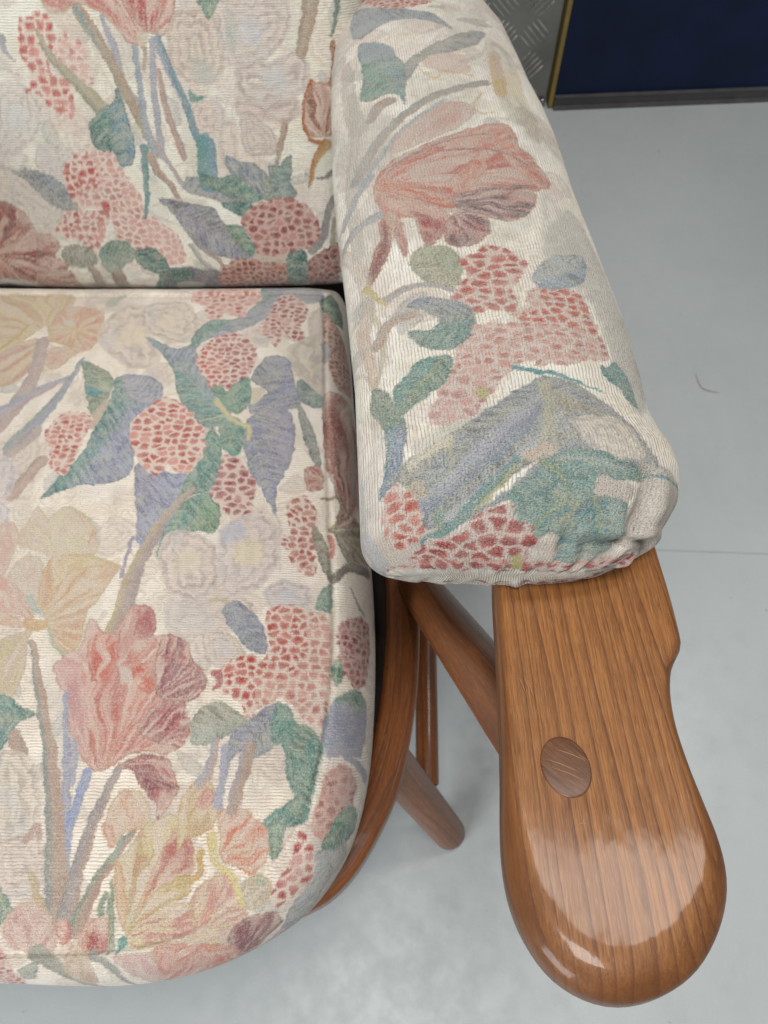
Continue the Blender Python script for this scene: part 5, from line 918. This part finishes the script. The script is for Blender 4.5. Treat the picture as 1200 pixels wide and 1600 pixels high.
def fabric_material(name, axis, bump_mm=.5, sat=1.06, gapk=.5, hole=.5, warpk=.45, period=2.0):
    """ribbed tapestry: cream cords where the ground shows, a tighter picture weave over the motifs"""
    M = NT(name)
    col = M.n('ShaderNodeAttribute', attribute_name='cloth'); uv = M.n('ShaderNodeAttribute', attribute_name='cloth_mm')
    sep = M.n('ShaderNodeSeparateXYZ'); M.link(uv.outputs['Vector'], sep.inputs[0])
    A, B = (sep.outputs[0], sep.outputs[1]) if axis == 'u' else (sep.outputs[1], sep.outputs[0])
    # A crosses the cords, B runs along them
    mask = col.outputs['Alpha']
    vv = M.n('ShaderNodeCombineXYZ'); M.link(A, vv.inputs[0]); M.link(B, vv.inputs[1])
    v = vv.outputs[0]
    wob = M.noise(M.scale(v, (.10, .18, 1)), 1., 2)
    wob2 = M.noise(M.scale(v, (.5, .35, 1)), 1., 2)
    ph = M.math('ADD', M.math('MULTIPLY', A, math.pi/period), M.math('MULTIPLY', wob, 3.0))
    ph = M.math('ADD', ph, M.math('MULTIPLY', wob2, .9))
    cord = M.math('ABSOLUTE', M.math('SINE', ph))
    cord = M.math('POWER', cord, .55)
    brk = M.ramp(M.noise(M.scale(v, (.33, .10, 1)), 1., 3, .65), .36, .60, .35, 1.)
    cord = M.math('ADD', M.math('MULTIPLY', cord, brk), M.math('MULTIPLY', M.math('SUBTRACT', 1., brk), M.noise(M.scale(v, (.9, .8, 1)), 1., 2, .6)))
    # twist of each cord's yarn
    tw = M.noise(M.scale(v, (1.1, .55, 1)), 1., 3, .6)
    cordh = M.math('ADD', M.math('MULTIPLY', cord, .75), M.math('MULTIPLY', tw, .45))
    # picture weave: short floats, row by row
    rows = M.math('MULTIPLY', B, 1/.95); rowid = M.math('FLOOR', rows)
    offs = M.math('MULTIPLY', M.math('FRACT', M.math('MULTIPLY', rowid, .381966)), 2.0)
    cols = M.math('ADD', M.math('MULTIPLY', A, 1/1.35), offs)
    colid = M.math('FLOOR', cols)
    cell = M.n('ShaderNodeCombineXYZ'); M.link(colid, cell.inputs[0]); M.link(rowid, cell.inputs[1])
    wn = M.n('ShaderNodeTexWhiteNoise', noise_dimensions='2D'); M.link(cell.outputs[0], wn.inputs['Vector'])
    fr = M.math('MULTIPLY', M.math('SINE', M.math('MULTIPLY', M.math('FRACT', rows), math.pi)),
                M.math('POWER', M.math('SINE', M.math('MULTIPLY', M.math('FRACT', cols), math.pi)), .6))
    pich = M.math('MULTIPLY', fr, M.math('ADD', M.math('MULTIPLY', wn.outputs['Value'], .6), .4))
    pits0 = M.noise(M.scale(v, (.95, 1.25, 1)), 1., 2, .65)
    pich = M.math('ADD', M.math('MULTIPLY', pich, .5), M.math('ADD', M.math('MULTIPLY', cord, .35), M.math('MULTIPLY', pits0, 1.3)))
    h = M.math('ADD', M.math('MULTIPLY', cordh, M.math('SUBTRACT', 1., mask)), M.math('MULTIPLY', pich, mask))
    # yarn colours: gap shade painted grey-green between cords, cream warp crossing the picture
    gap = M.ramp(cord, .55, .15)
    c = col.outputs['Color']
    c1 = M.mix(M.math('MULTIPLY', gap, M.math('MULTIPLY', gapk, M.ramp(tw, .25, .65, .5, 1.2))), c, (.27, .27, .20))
    fleck = M.ramp(wn.outputs['Value'], .80, .88)
    warp = M.ramp(M.noise(M.scale(v, (.55, .06, 1)), 1., 2, .6), .54, .64)
    wv = M.math('MULTIPLY', M.math('ADD', M.math('MULTIPLY', fleck, .30), M.math('MULTIPLY', M.math('ADD', M.math('MULTIPLY', warp, .7), .3), M.math('MULTIPLY', M.ramp(cord, .72, 1.0), warpk))), mask)
    c2 = M.mix(wv, c1, (.66, .61, .51))
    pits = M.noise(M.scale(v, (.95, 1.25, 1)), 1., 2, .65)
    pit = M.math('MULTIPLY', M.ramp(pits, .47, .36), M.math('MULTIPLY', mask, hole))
    c3 = M.mix(pit, c2, M.mix(1., c2, (.36, .37, .34), 'MULTIPLY'))  # dark multiply paints shade into the holes between yarns
    hi = M.math('MULTIPLY', M.ramp(pits, .56, .66), M.math('MULTIPLY', mask, hole*.45))
    c3 = M.mix(hi, c3, (.70, .68, .60))
    lum = M.noise(M.scale(v, (.9, .9, 1)), 1., 4, .7)
    hsv = M.n('ShaderNodeHueSaturation'); M.link(c3, hsv.inputs['Color']); M.link(M.ramp(lum, .25, .75, .88, 1.10), hsv.inputs['Value'])
    hsv.inputs['Saturation'].default_value = sat
    M.link(hsv.outputs[0], M.b.inputs['Base Color'])
    fuzz = M.noise(M.scale(v, (2.6, 1.6, 1)), 1., 3, .7)
    h2 = M.math('ADD', h, M.math('MULTIPLY', fuzz, .35))
    M.link(M.bump(h2, bump_mm/1000., 1.), M.b.inputs['Normal'])
    M.b.inputs['Roughness'].default_value = .93; M.b.inputs['Specular IOR Level'].default_value = .18
    M.b.inputs['Sheen Weight'].default_value = .22; M.b.inputs['Sheen Roughness'].default_value = .5
    return M.m

def wood_material(name, light, dark, line, spacing=118., coat=.55, rough=.36, coat_rough=.16, fan=False):
    """stained beech or ash, lacquered; needs the 'grain' attribute (across, along, up)"""
    M = NT(name)
    g = M.n('ShaderNodeAttribute', attribute_name='grain').outputs['Vector']
    sep = M.n('ShaderNodeSeparateXYZ'); M.link(g, sep.inputs[0])
    wob = M.noise(M.scale(g, (9, 3.0, 9)), 1., 2)
    wob2 = M.noise(M.scale(g, (60, 14, 60)), 1., 2)
    irr = M.noise(M.scale(g, (45, .5, 20)), 1., 1)
    xs = sep.outputs[0]
    if fan:      # the board's year lines draw together towards its back end
        xs = M.math('ADD', M.math('MULTIPLY', xs, M.math('ADD', M.math('MULTIPLY', sep.outputs[1], .55), .97)), M.math('MULTIPLY', sep.outputs[1], .035))
    x = M.math('ADD', M.math('MULTIPLY', xs, spacing), M.math('MULTIPLY', sep.outputs[2], spacing*.5))
    x = M.math('ADD', x, M.math('MULTIPLY', wob, 2.8)); x = M.math('ADD', x, M.math('MULTIPLY', wob2, .22)); x = M.math('ADD', x, M.math('MULTIPLY', irr, 4.0))
    saw = M.math('FRACT', x)
    band = M.ramp(saw, .25, 1.0)                     # darkening towards the year line
    edge = M.math('MULTIPLY', M.ramp(saw, .78, .985), M.ramp(saw, 1.0, .985))
    fib = M.noise(M.scale(g, (900, 28, 900)), 1., 4, .65)
    fib2 = M.noise(M.scale(g, (2400, 120, 2400)), 1., 2, .6)
    blotch = M.noise(M.scale(g, (26, 9, 26)), 1., 3, .6)
    pore = M.ramp(M.noise(M.scale(g, (2100, 75, 2100)), 1., 2, .5), .60, .70)
    c = M.mix(M.math("MULTIPLY", band, .46), light, dark)
    c = M.mix(M.math('MULTIPLY', edge, M.ramp(wob2, .3, .7, .35, .85)), c, line)
    c = M.mix(M.ramp(fib, .38, .62, 0, .62), c, dark)
    c = M.mix(M.ramp(M.noise(M.scale(g, (300, 9, 300)), 1., 3, .6), .45, .70, 0, .45), c, dark)
    c = M.mix(M.math('MULTIPLY', pore, .45), c, line)
    c = M.mix(M.ramp(blotch, .45, .75, 0, .40), c, dark)
    c = M.mix(M.ramp(fib2, .5, .8, 0, .18), c, (.62, .42, .24))
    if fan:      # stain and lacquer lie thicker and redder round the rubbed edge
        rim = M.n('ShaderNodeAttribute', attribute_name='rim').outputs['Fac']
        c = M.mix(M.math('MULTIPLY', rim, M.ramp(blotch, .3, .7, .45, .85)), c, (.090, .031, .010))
    M.link(c, M.b.inputs['Base Color'])
    M.b.inputs['Roughness'].default_value = rough; M.b.inputs['Specular IOR Level'].default_value = .22
    M.b.inputs['Coat Weight'].default_value = coat
    M.link(M.ramp(M.noise(M.scale(g, (40, 12, 40)), 1., 3), .3, .75, coat_rough*.75, coat_rough*1.6), M.b.inputs['Coat Roughness'])
    hh = M.math('ADD', M.math('MULTIPLY', fib, .6), M.math('MULTIPLY', pore, -.5))
    hh = M.math('ADD', hh, M.math('MULTIPLY', edge, -.5))
    M.link(M.bump(hh, .00012, .8), M.b.inputs['Normal'])
    M.link(M.bump(M.noise(M.scale(g, (55, 22, 55)), 1., 3), .0009, .5), M.b.inputs['Coat Normal'])
    return M.m

# ================================================================ the setting: floor and the wall behind
def floor_material():
    M = NT('grey vinyl floor'); tc = M.n('ShaderNodeTexCoord').outputs['Object']
    big = M.noise(M.scale(tc, (3, 3, 3)), 1., 4, .6); fine = M.noise(M.scale(tc, (420, 420, 420)), 1., 2, .6)
    med = M.noise(M.scale(tc, (28, 28, 28)), 1., 4, .65)
    streak = M.noise(M.scale(tc, (5, 60, 5)), 1., 3, .6)
    c = M.mix(M.ramp(big, .35, .65), (.350, .376, .376), (.372, .397, .398))
    c = M.mix(M.ramp(med, .50, .80, 0, .30), c, (.29, .31, .315))
    c = M.mix(M.ramp(fine, .55, .75, 0, .30), c, (.47, .485, .49))
    spot = M.ramp(M.noise(M.scale(tc, (70, 70, 70)), 1., 2, .5), .74, .78)
    wear = M.ramp(M.noise(M.scale(tc, (7, 2.2, 7), (3, 1, 0)), 1., 5, .7), .52, .70, 0, .12)
    c = M.mix(wear, c, (.27, .285, .285))
    c = M.mix(M.math('MULTIPLY', spot, .5), c, (.16, .16, .15))
    M.link(c, M.b.inputs['Base Color'])
    M.link(M.ramp(med, .35, .65, .40, .56), M.b.inputs['Roughness'])
    M.b.inputs['Specular IOR Level'].default_value = .5
    h = M.math('ADD', M.math('MULTIPLY', fine, .3), med)
    M.link(M.bump(h, .0008, .35), M.b.inputs['Normal'])
    return M.m
m_floor = floor_material()
fl = mesh_obj('floor', [(-6, -5, 0), (6, -5, 0), (6, 7, 0), (-6, 7, 0)], [(0, 1, 2, 3)], m_floor, smooth=False)
tag(fl, kind='structure')

def plain(name, c, rough=.5, metal=0., spec=.5, noise_amt=.12, nscale=30., coat=0.):
    M = NT(name); tc = M.n('ShaderNodeTexCoord').outputs['Object']
    n = M.noise(M.scale(tc, (nscale,)*3), 1., 4, .6)
    cc = M.mix(M.ramp(n, .3, .7), tuple(v*(1-noise_amt) for v in c), tuple(v*(1+noise_amt) for v in c))
    M.link(cc, M.b.inputs['Base Color']); M.b.inputs['Metallic'].default_value = metal
    M.link(M.ramp(n, .3, .7, rough*.85, rough*1.15), M.b.inputs['Roughness'])
    M.b.inputs['Specular IOR Level'].default_value = spec; M.b.inputs['Coat Weight'].default_value = coat
    return M.m
m_seam = plain('vinyl weld', (.315, .335, .336), .42)
m_scuff = plain('brown scuff', (.30, .20, .15), .6)
# welded joint across the vinyl, with the faint ridge beside it
sm = sweep([(-3, .575, .0003), (.3, .517, .0003), (.56, .5064, .0003), (3, .41, .0003)], [(.0009, 0), (.0006, .0004), (-.0006, .0004), (-.0009, 0)])
o = mesh_obj('floor_seam', sm[0], sm[1], m_seam); tag(o, kind='structure')

def ribbon(pts, w, z):
    P = np.array(pts, float); T = np.gradient(P, axis=0); T /= np.linalg.norm(T, axis=1, keepdims=True)
    n = np.stack([-T[:, 1], T[:, 0]], 1); V = []
    q = len(P)
    for i in range(q):
        ww = w*(.35+.65*math.sin(math.pi*i/(q-1)))
        V += [(*(P[i]+n[i]*ww), z), (*(P[i]-n[i]*ww), z)]
    return V, [(2*i, 2*i+1, 2*i+3, 2*i+2) for i in range(q-1)], V
sc = join([ribbon(smooth_curve(p, 14), .0007, .0012) for p in (
    [(.521, .843), (.5225, .825), (.527, .812), (.541, .806), (.552, .803)],)])
o = mesh_obj('scuff_mark', sc[0], sc[1], m_scuff, fl, smooth=False)
tag(o, label='thin curved brown scuff line on the grey floor')

# wall line
WX0, WY0, WS = .352, 1.585, .0665
def wy(x): return WY0+WS*(x-WX0)
nrm = np.array([WS, -1, 0.])/math.hypot(WS, 1)         # towards the room
def slab(x0, x1, z0, z1, off, th, bev=0.):
    V = []
    for x in (x0, x1):
        for d in (off, off-th):
            for z in (z0, z1): V.append((x+nrm[0]*d, wy(x)+nrm[1]*d, z))
    return V, [(0, 1, 3, 2), (4, 6, 7, 5), (0, 4, 5, 1), (2, 3, 7, 6), (0, 2, 6, 4), (1, 5, 7, 3)], [v for v in V]
m_navy = plain('navy laminate', (.0045, .0095, .034), .5, spec=.22, noise_amt=.18, nscale=14)
m_trim = plain('yellow edge trim', (.21, .145, .032), .5)
m_dark = plain('dark rubber skirting', (.055, .052, .053), .5)
m_alu = plain('brushed aluminium', (.32, .32, .33), .32, metal=.9)
m_rail = plain('dull grey rail', (.07, .067, .067), .5)
wall = empty('navy_wall_panel', (1.0, wy(1.0), 0))
tag(wall, 'dark navy blue wall panel with a yellow edge strip and dark skirting, behind the chair', 'wall panel')
wo = (1.0, wy(1.0), 0)
def wall_part(name, s, mat, **k):
    return mesh_obj(name, s[0], s[1], mat, wall, wo, smooth=False, **k)
wall_part('panel', slab(.3625, 2.6, .027, 2.4, .0, .03), m_navy)
wall_part('edge_trim', slab(.352, .3605, .004, 2.4, .006, .036), m_trim)
wall_part('skirting', slab(.3625, 2.6, .007, .024, .006, .036), m_dark)
wall_part('bottom_rail', join([slab(.3625, 2.6, .0245, .0265, .009, .036), slab(.3625, 2.6, .0, .0065, .014, .05)]), m_rail)

def tread_plate():
    """pressed plate: groups of five raised bars, turned left and right by turns"""
    parts = [slab(-1.6, .346, .0, 1.3, -.004, .02)]
    V0, F0, G0 = [], [], []
    n = 0; V = []; F = []
    pit = .062
    bar = []
    K = 8; J = 4
    for gx in range(-12, 8):
        for gz in range(0, 14):
            cx = .33-pit*.5-(gx+12)*pit; cz = pit*.45+gz*pit
            sgn = 1 if (gx+gz) % 2 else -1
            ca, sa = math.cos(R(45*sgn)), math.sin(R(45*sgn))
            for b in range(5):
                t = (b-2)*.0105
                L = .025 if abs(b-2) < 2 else .021
                base = len(V)
                for i in range(K+1):
                    s = -1+2*i/K; w = .0023*math.sqrt(max(0, 1-s**2))+.00005; hgt = .0034*math.sqrt(max(0, 1-s**2))
                    for j in range(J+1):
                        a = math.pi*j/J
                        lx = s*L; lz = t+w*math.cos(a)
                        X = cx+lx*ca-lz*sa; Z = cz+lx*sa+lz*ca
                        d = -.0042+hgt*math.sin(a)
                        if X > .344: X = .344
                        V.append((X+nrm[0]*d, wy(X)+nrm[1]*d, max(Z, .002)))
                for i in range(K):
                    for j in range(J):
                        q = base+i*(J+1)+j; F.append((q, q+1, q+J+2, q+J+1))
    return parts[0], (V, F)
m_plate = plain('aluminium tread plate', (.27, .26, .245), .38, metal=.95, noise_amt=.2, nscale=9)
tp, bars = tread_plate()
m_bar = plain('highlit raised aluminium', (.52, .50, .48), .30, metal=.9, noise_amt=.25, nscale=40)  # paler than the plate: the bars' highlights put into the colour
po = (-.3, wy(-.3), 0)
o = mesh_obj('tread_plate', tp[0], tp[1], m_plate, None, po, smooth=False); o.location = po
tag(o, 'grey aluminium tread plate with raised bars, left of the yellow strip', 'tread plate')
mesh_obj('raised_bars', bars[0], bars[1], m_bar, o, po)
# the plate's corner fixing
V, F, Gr = tube([(.338, wy(.338)+.002, .016), (.338, wy(.338)-.004, .016), (.338, wy(.338)-.006, .016)], [.005, .005, .003], 14)
b = mesh_obj('screw', V, F, m_alu, o, po)

# ================================================================ the armchair
ORG = np.array([SEAT_CX, .35, 0.])
chair = empty('armchair', tuple(ORG))
tag(chair, 'wooden armchair with faded floral tapestry cushions and a sleeved arm pad', 'armchair')

def grids_obj(name, grids, motifs, ground, mat, seed, fold=None, gain=1.0, ghost=120):
    Vs, Cs, Us, Fs = [], [], [], []; n = 0
    for (V, UV, flip) in grids:
        a, b = V.shape[:2]
        idx = np.arange(a*b).reshape(a, b)+n
        q = np.stack([idx[:-1, :-1], idx[1:, :-1], idx[1:, 1:], idx[:-1, 1:]], 2).reshape(-1, 4)
        if flip: q = q[:, ::-1]
        Vs.append(V.reshape(-1, 3)); Us.append(UV.reshape(-1, 2)); Fs.append(q); n += a*b
    V = np.vstack(Vs)-ORG; U = np.vstack(Us)*1000.; Fq = np.vstack(Fs)
    u = U[:, 0].copy(); v = U[:, 1].copy()
    if fold is not None: u = np.where(u < fold, 2*fold-u, u)     # the design repeats, turned over
    C = Cloth(u, v, ground, seed)
    C.ghosts(ghost, seed)
    for mo in motifs: C.draw(*mo)
    dp = (1-.11*C.mask)[:, None]
    col = np.concatenate([np.clip(C.col*gain*dp, 0, 1), C.mask[:, None]], 1).astype(np.float32)
    me = bpy.data.meshes.new(name)
    me.vertices.add(len(V)); me.vertices.foreach_set('co', V.astype(np.float32).ravel())
    me.loops.add(Fq.size); me.loops.foreach_set('vertex_index', Fq.astype(np.int32).ravel())
    me.polygons.add(len(Fq)); me.polygons.foreach_set('loop_start', np.arange(0, Fq.size, 4, dtype=np.int32))
    me.polygons.foreach_set('use_smooth', np.ones(len(Fq), bool))
    me.update(calc_edges=True)
    ca = me.color_attributes.new('cloth', 'FLOAT_COLOR', 'POINT'); ca.data.foreach_set('color', col.ravel())
    ua = me.attributes.new('cloth_mm', 'FLOAT_VECTOR', 'POINT')
    ua.data.foreach_set('vector', np.concatenate([U, np.zeros((len(U), 1))], 1).astype(np.float32).ravel())
    me.materials.append(mat)
    o = bpy.data.objects.new(name, me); scene.collection.objects.link(o); o.parent = chair
    return o

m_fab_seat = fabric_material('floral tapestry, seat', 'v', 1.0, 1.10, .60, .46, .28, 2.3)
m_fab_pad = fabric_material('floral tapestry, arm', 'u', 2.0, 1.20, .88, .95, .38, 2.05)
GAIN = .92
V, UV = seat_grid(1000, 640)
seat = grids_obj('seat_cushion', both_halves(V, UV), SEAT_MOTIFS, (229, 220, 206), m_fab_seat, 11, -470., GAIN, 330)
V, UV = back_grid(560, 600)
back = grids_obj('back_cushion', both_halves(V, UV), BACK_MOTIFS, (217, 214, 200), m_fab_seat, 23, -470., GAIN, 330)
V, UV = pad_grid(520, 1000, PAD_CREASES)
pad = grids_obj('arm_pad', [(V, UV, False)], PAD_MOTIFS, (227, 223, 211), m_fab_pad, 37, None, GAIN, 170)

# ---- wood
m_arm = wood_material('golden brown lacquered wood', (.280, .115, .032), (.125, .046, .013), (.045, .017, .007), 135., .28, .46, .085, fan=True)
m_frame = wood_material('reddish brown lacquered wood', (.25, .083, .022), (.125, .038, .012), (.06, .018, .007), 95., .28, .38, .14)
m_plug = wood_material('dark end grain plug', (.125, .050, .020), (.080, .031, .013), (.05, .020, .009), 75., .18, .42, .2)

ARM = [(0.0280, 0.8600), (0.0376, 0.7041), (0.0471, 0.5482), (0.0567, 0.3923), (0.0663, 0.2363), (0.0644, 0.2074), (0.0620, 0.1787), (0.0605, 0.1445), (0.0586, 0.1086), (0.0563, 0.0766), (0.0537, 0.0479), (0.0538, 0.0308), (0.0564, 0.0172), (0.0616, 0.0054), (0.0693, -0.0047), (0.0797, -0.0116), (0.0917, -0.0150), (0.1044, -0.0144), (0.1181, -0.0101), (0.1303, -0.0025), (0.1408, 0.0089), (0.1484, 0.0221), (0.1516, 0.0347), (0.1513, 0.0479), (0.1486, 0.0633), (0.1459, 0.0797), (0.1446, 0.0986), (0.1459, 0.1155), (0.1495, 0.1289), (0.1537, 0.1362), (0.1568, 0.1407), (0.1588, 0.1460), (0.1595, 0.1581), (0.1598, 0.1766), (0.1595, 0.1961), (0.1593, 0.2145), (0.1588, 0.2338), (0.1453, 0.3904), (0.1319, 0.5469), (0.1184, 0.7035), (0.1050, 0.8600)]
AZ0, ASL = .64, .176
AN = np.array([0, ASL, 1.])/math.hypot(1, ASL); AD = np.array([0, 1., -ASL])/math.hypot(1, ASL)
def arm_pt(x, y, h=0.): return np.array([x, y, AZ0-ASL*y])+AN*h
def arm_board():
    C = smooth_curve(ARM, 420, closed=True)[:-1]
    T = np.roll(C, -1, 0)-np.roll(C, 1, 0); T /= np.linalg.norm(T, axis=1, keepdims=True)
    A = .5*np.sum(C[:, 0]*np.roll(C[:, 1], -1)-np.roll(C[:, 0], -1)*C[:, 1])
    N = np.stack([-T[:, 1], T[:, 0]], 1)*(1 if A > 0 else -1)       # inward
    for _ in range(14): N = (N+np.roll(N, 1, 0)+np.roll(N, -1, 0)); N /= np.linalg.norm(N, axis=1, keepdims=True)
    th = .024
    tip = np.clip((.085-C[:, 1])/.075, 0, 1); tip = tip*tip*(3-2*tip)
    rin = .0055+.0115*tip                    # the end is rubbed rounder than the sides
    rings = []
    prof = [(1.12, 0.)]+[(1-math.sin(a), -(1-math.cos(a))) for a in np.linspace(0, math.pi/2, 9)]
    rv = .0075+.0035*tip
    for (i, h) in prof:
        rings.append([arm_pt(*(C[k]+N[k]*rin[k]*i), h*rv[k]) for k in range(len(C))])
    for a in np.linspace(0, math.pi/2, 6):
        rings.append([arm_pt(*(C[k]+N[k]*.006*(1-math.cos(a))), -th+.006*(1-math.sin(a))) for k in range(len(C))])
    V = []; F = []; Gr = []; n = len(C)
    for r_ in rings:
        for k, p in enumerate(r_):
            V.append(p)
            Gr.append((p[0]-.105, p[1], p[2]-AZ0+ASL*p[1]))
    for i in range(len(rings)-1):
        for k in range(n): F.append((i*n+k, i*n+(k+1) % n, (i+1)*n+(k+1) % n, (i+1)*n+k))
    from mathutils.geometry import delaunay_2d_cdt
    for k0, top in ((0, True), ((len(rings)-1)*n, False)):
        pts = [Vector((float(V[k0+k][0]), float(V[k0+k][1]))) for k in range(n)]
        v2, _, f2, ov, _, _ = delaunay_2d_cdt(pts, [], [list(range(n))], 1, 1e-7)
        mp = {}
        for i, o_ in enumerate(ov):
            if o_: mp[i] = k0+o_[0]
            else:
                q = arm_pt(v2[i][0], v2[i][1], 0. if top else -th); mp[i] = len(V); V.append(q); Gr.append((q[0]-.105, q[1], q[2]-AZ0+ASL*q[1]))
        F += [tuple(mp[i] for i in f) for f in f2]
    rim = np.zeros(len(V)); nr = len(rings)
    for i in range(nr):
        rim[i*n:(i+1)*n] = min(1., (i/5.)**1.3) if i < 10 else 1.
    return V, F, Gr, rim
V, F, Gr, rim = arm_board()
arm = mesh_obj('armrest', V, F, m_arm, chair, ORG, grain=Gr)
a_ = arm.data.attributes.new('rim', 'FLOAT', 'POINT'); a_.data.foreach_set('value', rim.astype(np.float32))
# smooth shading only round the edge
for p in arm.data.polygons:
    if len(p.vertices) == 3: p.use_smooth = False

def plug():
    c = np.array((0.08557, 0.07723)); e1 = np.array((0.00432, -0.01389)); e2 = np.array((0.01098, 0.00428))
    V = []; F = []; Gr = []; n = 48
    for (s, h) in ((1., -.0012), (1., .00005), (.985, .00028), (.93, .00040), (.5, .00048)):
        for k in range(n):
            t = 2*math.pi*k/n; p = c+e1*math.cos(t)*s+e2*math.sin(t)*s
            q = arm_pt(p[0], p[1], h); V.append(q)
            d = p-c; Gr.append((d[0]*.62+d[1]*.78, -d[0]*.78+d[1]*.62, 0))
    for i in range(4):
        for k in range(n): F.append((i*n+k, i*n+(k+1) % n, (i+1)*n+(k+1) % n, (i+1)*n+k))
    F.append(tuple(4*n+k for k in range(n)))
    return V, F, Gr
V, F, Gr = plug()
pg = mesh_obj('plug', V, F, m_plug, arm, ORG, grain=Gr)
tag(pg, label='dark oval wooden plug let into the armrest')

# short pale scratches in the varnish
def scratches():
    parts = []
    for (x0, y0, x1, y1) in [(0.06875, 0.12246, 0.07101, 0.11407), (0.07112, 0.12317, 0.07330, 0.11442), (0.07314, 0.12105, 0.07460, 0.11201), (0.07638, 0.08058, 0.09140, 0.07421), (0.07885, 0.07662, 0.09338, 0.07005), (0.08191, 0.08522, 0.09532, 0.07966), (0.08664, 0.05068, 0.09075, 0.05123)]:
        n = 7; V = []
        for i in range(n):
            t = i/(n-1); w = .00016*math.sin(math.pi*(.08+.84*t)); px_ = x0+(x1-x0)*t; py_ = y0+(y1-y0)*t+.0006*math.sin(3*t)
            d = np.array([-(y1-y0), x1-x0]); d /= np.linalg.norm(d)
            V += [arm_pt(px_+d[0]*w, py_+d[1]*w, .0007), arm_pt(px_-d[0]*w, py_-d[1]*w, .0007)]
        parts.append((V, [(2*i, 2*i+1, 2*i+3, 2*i+2) for i in range(n-1)], V))
    return parts
m_scr = plain('scratched varnish', (.30, .165, .080), .55)
for s_ in scratches(): mesh_obj('scratch', s_[0], s_[1], m_scr, arm, ORG, smooth=False)

# ---- seat frame: a bent rail following the cushion
FR = [(-0.0121, 0.6600), (0.0029, 0.5500), (0.0209, 0.4200), (0.0329, 0.3502), (0.0350, 0.3051), (0.0344, 0.2630), (0.0306, 0.2111), (0.0238, 0.1691), (0.0125, 0.1247), (-0.0037, 0.0886), (-0.0225, 0.0585), (-0.0427, 0.0387), (-0.0646, 0.0275), (-0.0887, 0.0196), (-0.1177, 0.0153), (-0.1567, 0.0136)]
fz = lambda y: .330-.12*y
path = smooth_curve(FR, 120)
path = [(p[0], p[1], fz(p[1])-.019) for p in path]
left = [(2*SEAT_CX-p[0], p[1], p[2]) for p in path[::-1]]
ctr_y = path[-1][1]
full = path+[(-.30, ctr_y, fz(ctr_y)-.019)]+left
prof = [(a+.0165, b) for a, b in round_rect(.0165, .019, .006)]
V, F, Gr = sweep(full, prof)
frame = mesh_obj('seat_frame', V, F, m_frame, chair, ORG, grain=Gr)
# dark platform under the cushion
m_under = plain('dark hessian platform', (.018, .012, .010), .9)
ins = [(p[0]-(.030 if p[0] > SEAT_CX else -.030), max(p[1], .045), p[2]+.002) for p in full]
ins = [(p[0], p[1], fz(p[1])-.012) for p in ins]
V = ins+[(p[0], p[1], p[2]-.01) for p in ins]; n = len(ins)
F = [tuple(range(n)), tuple(range(2*n-1, n-1, -1))]+[(i, (i+1) % n, n+(i+1) % n, n+i) for i in range(n)]
mesh_obj('platform', V, F, m_under, chair, ORG, smooth=False)

V, F, _g = box(2*SEAT_CX+.012, -.012, .655, .86, .246, .262)
mesh_obj('gap_shade_box', V, F, m_under, chair, ORG, smooth=False)  # dark box added to stand for the shade in the gap behind the seat

def wood_part(name, geo_, mat=m_frame, parent=chair):
    return mesh_obj(name, geo_[0], geo_[1], mat, parent, ORG, grain=geo_[2])
side = []
side.append(arm); side.append(pad)
leg_f = wood_part('leg', rod((-.0058, .165, .287), (.080, .128, .0), .0215, .0195, .003, .006, grain_off=.31)); side.append(leg_f)
leg_r = wood_part('leg', rod((-.040, .590, .235), (.020, .700, .0), .0215, .0185, .003, .006, grain_off=.77)); side.append(leg_r)
post = wood_part('arm_post', rod((.030, .345, .262), (.0855, .076, .612), .0205, .0200, .004, .003, grain_off=.12)); side.append(post)
st = wood_part('stretcher', rod((.047, .160, .130), (.055, .640, .135), .0125, .0130, .003, .003, grain_off=.55)); side.append(st)
bp = wood_part('back_post', rod((.000, .80, .20), (.000, 1.07, .90), .019, .016, .004, .010, grain_off=.91)); side.append(bp)
fr_r = wood_part('seat_rail', join([box(-.60, .0, .655, .690, .215, .245)])); 
lt = wood_part('back_rail', join([box(2*SEAT_CX-.006, .004, 1.035, 1.058, .80, .86)]))
ah = tube(smooth_curve([(-.035, .598, .335), (-.028, .595, .347), (-.020, .590, .345), (-.015, .588, .333)], 12), [.0005]*12, 6)
def copy_part(o, parent):
    c = o.copy(); scene.collection.objects.link(c); c.parent = parent
    return c
for o in side:                                   # the other side of the chair, out of the photograph's frame
    c = copy_part(o, chair); c.scale = (-1, 1, 1)
    for ch in o.children:
        if not ch.name.startswith('scratch'): copy_part(ch, c)
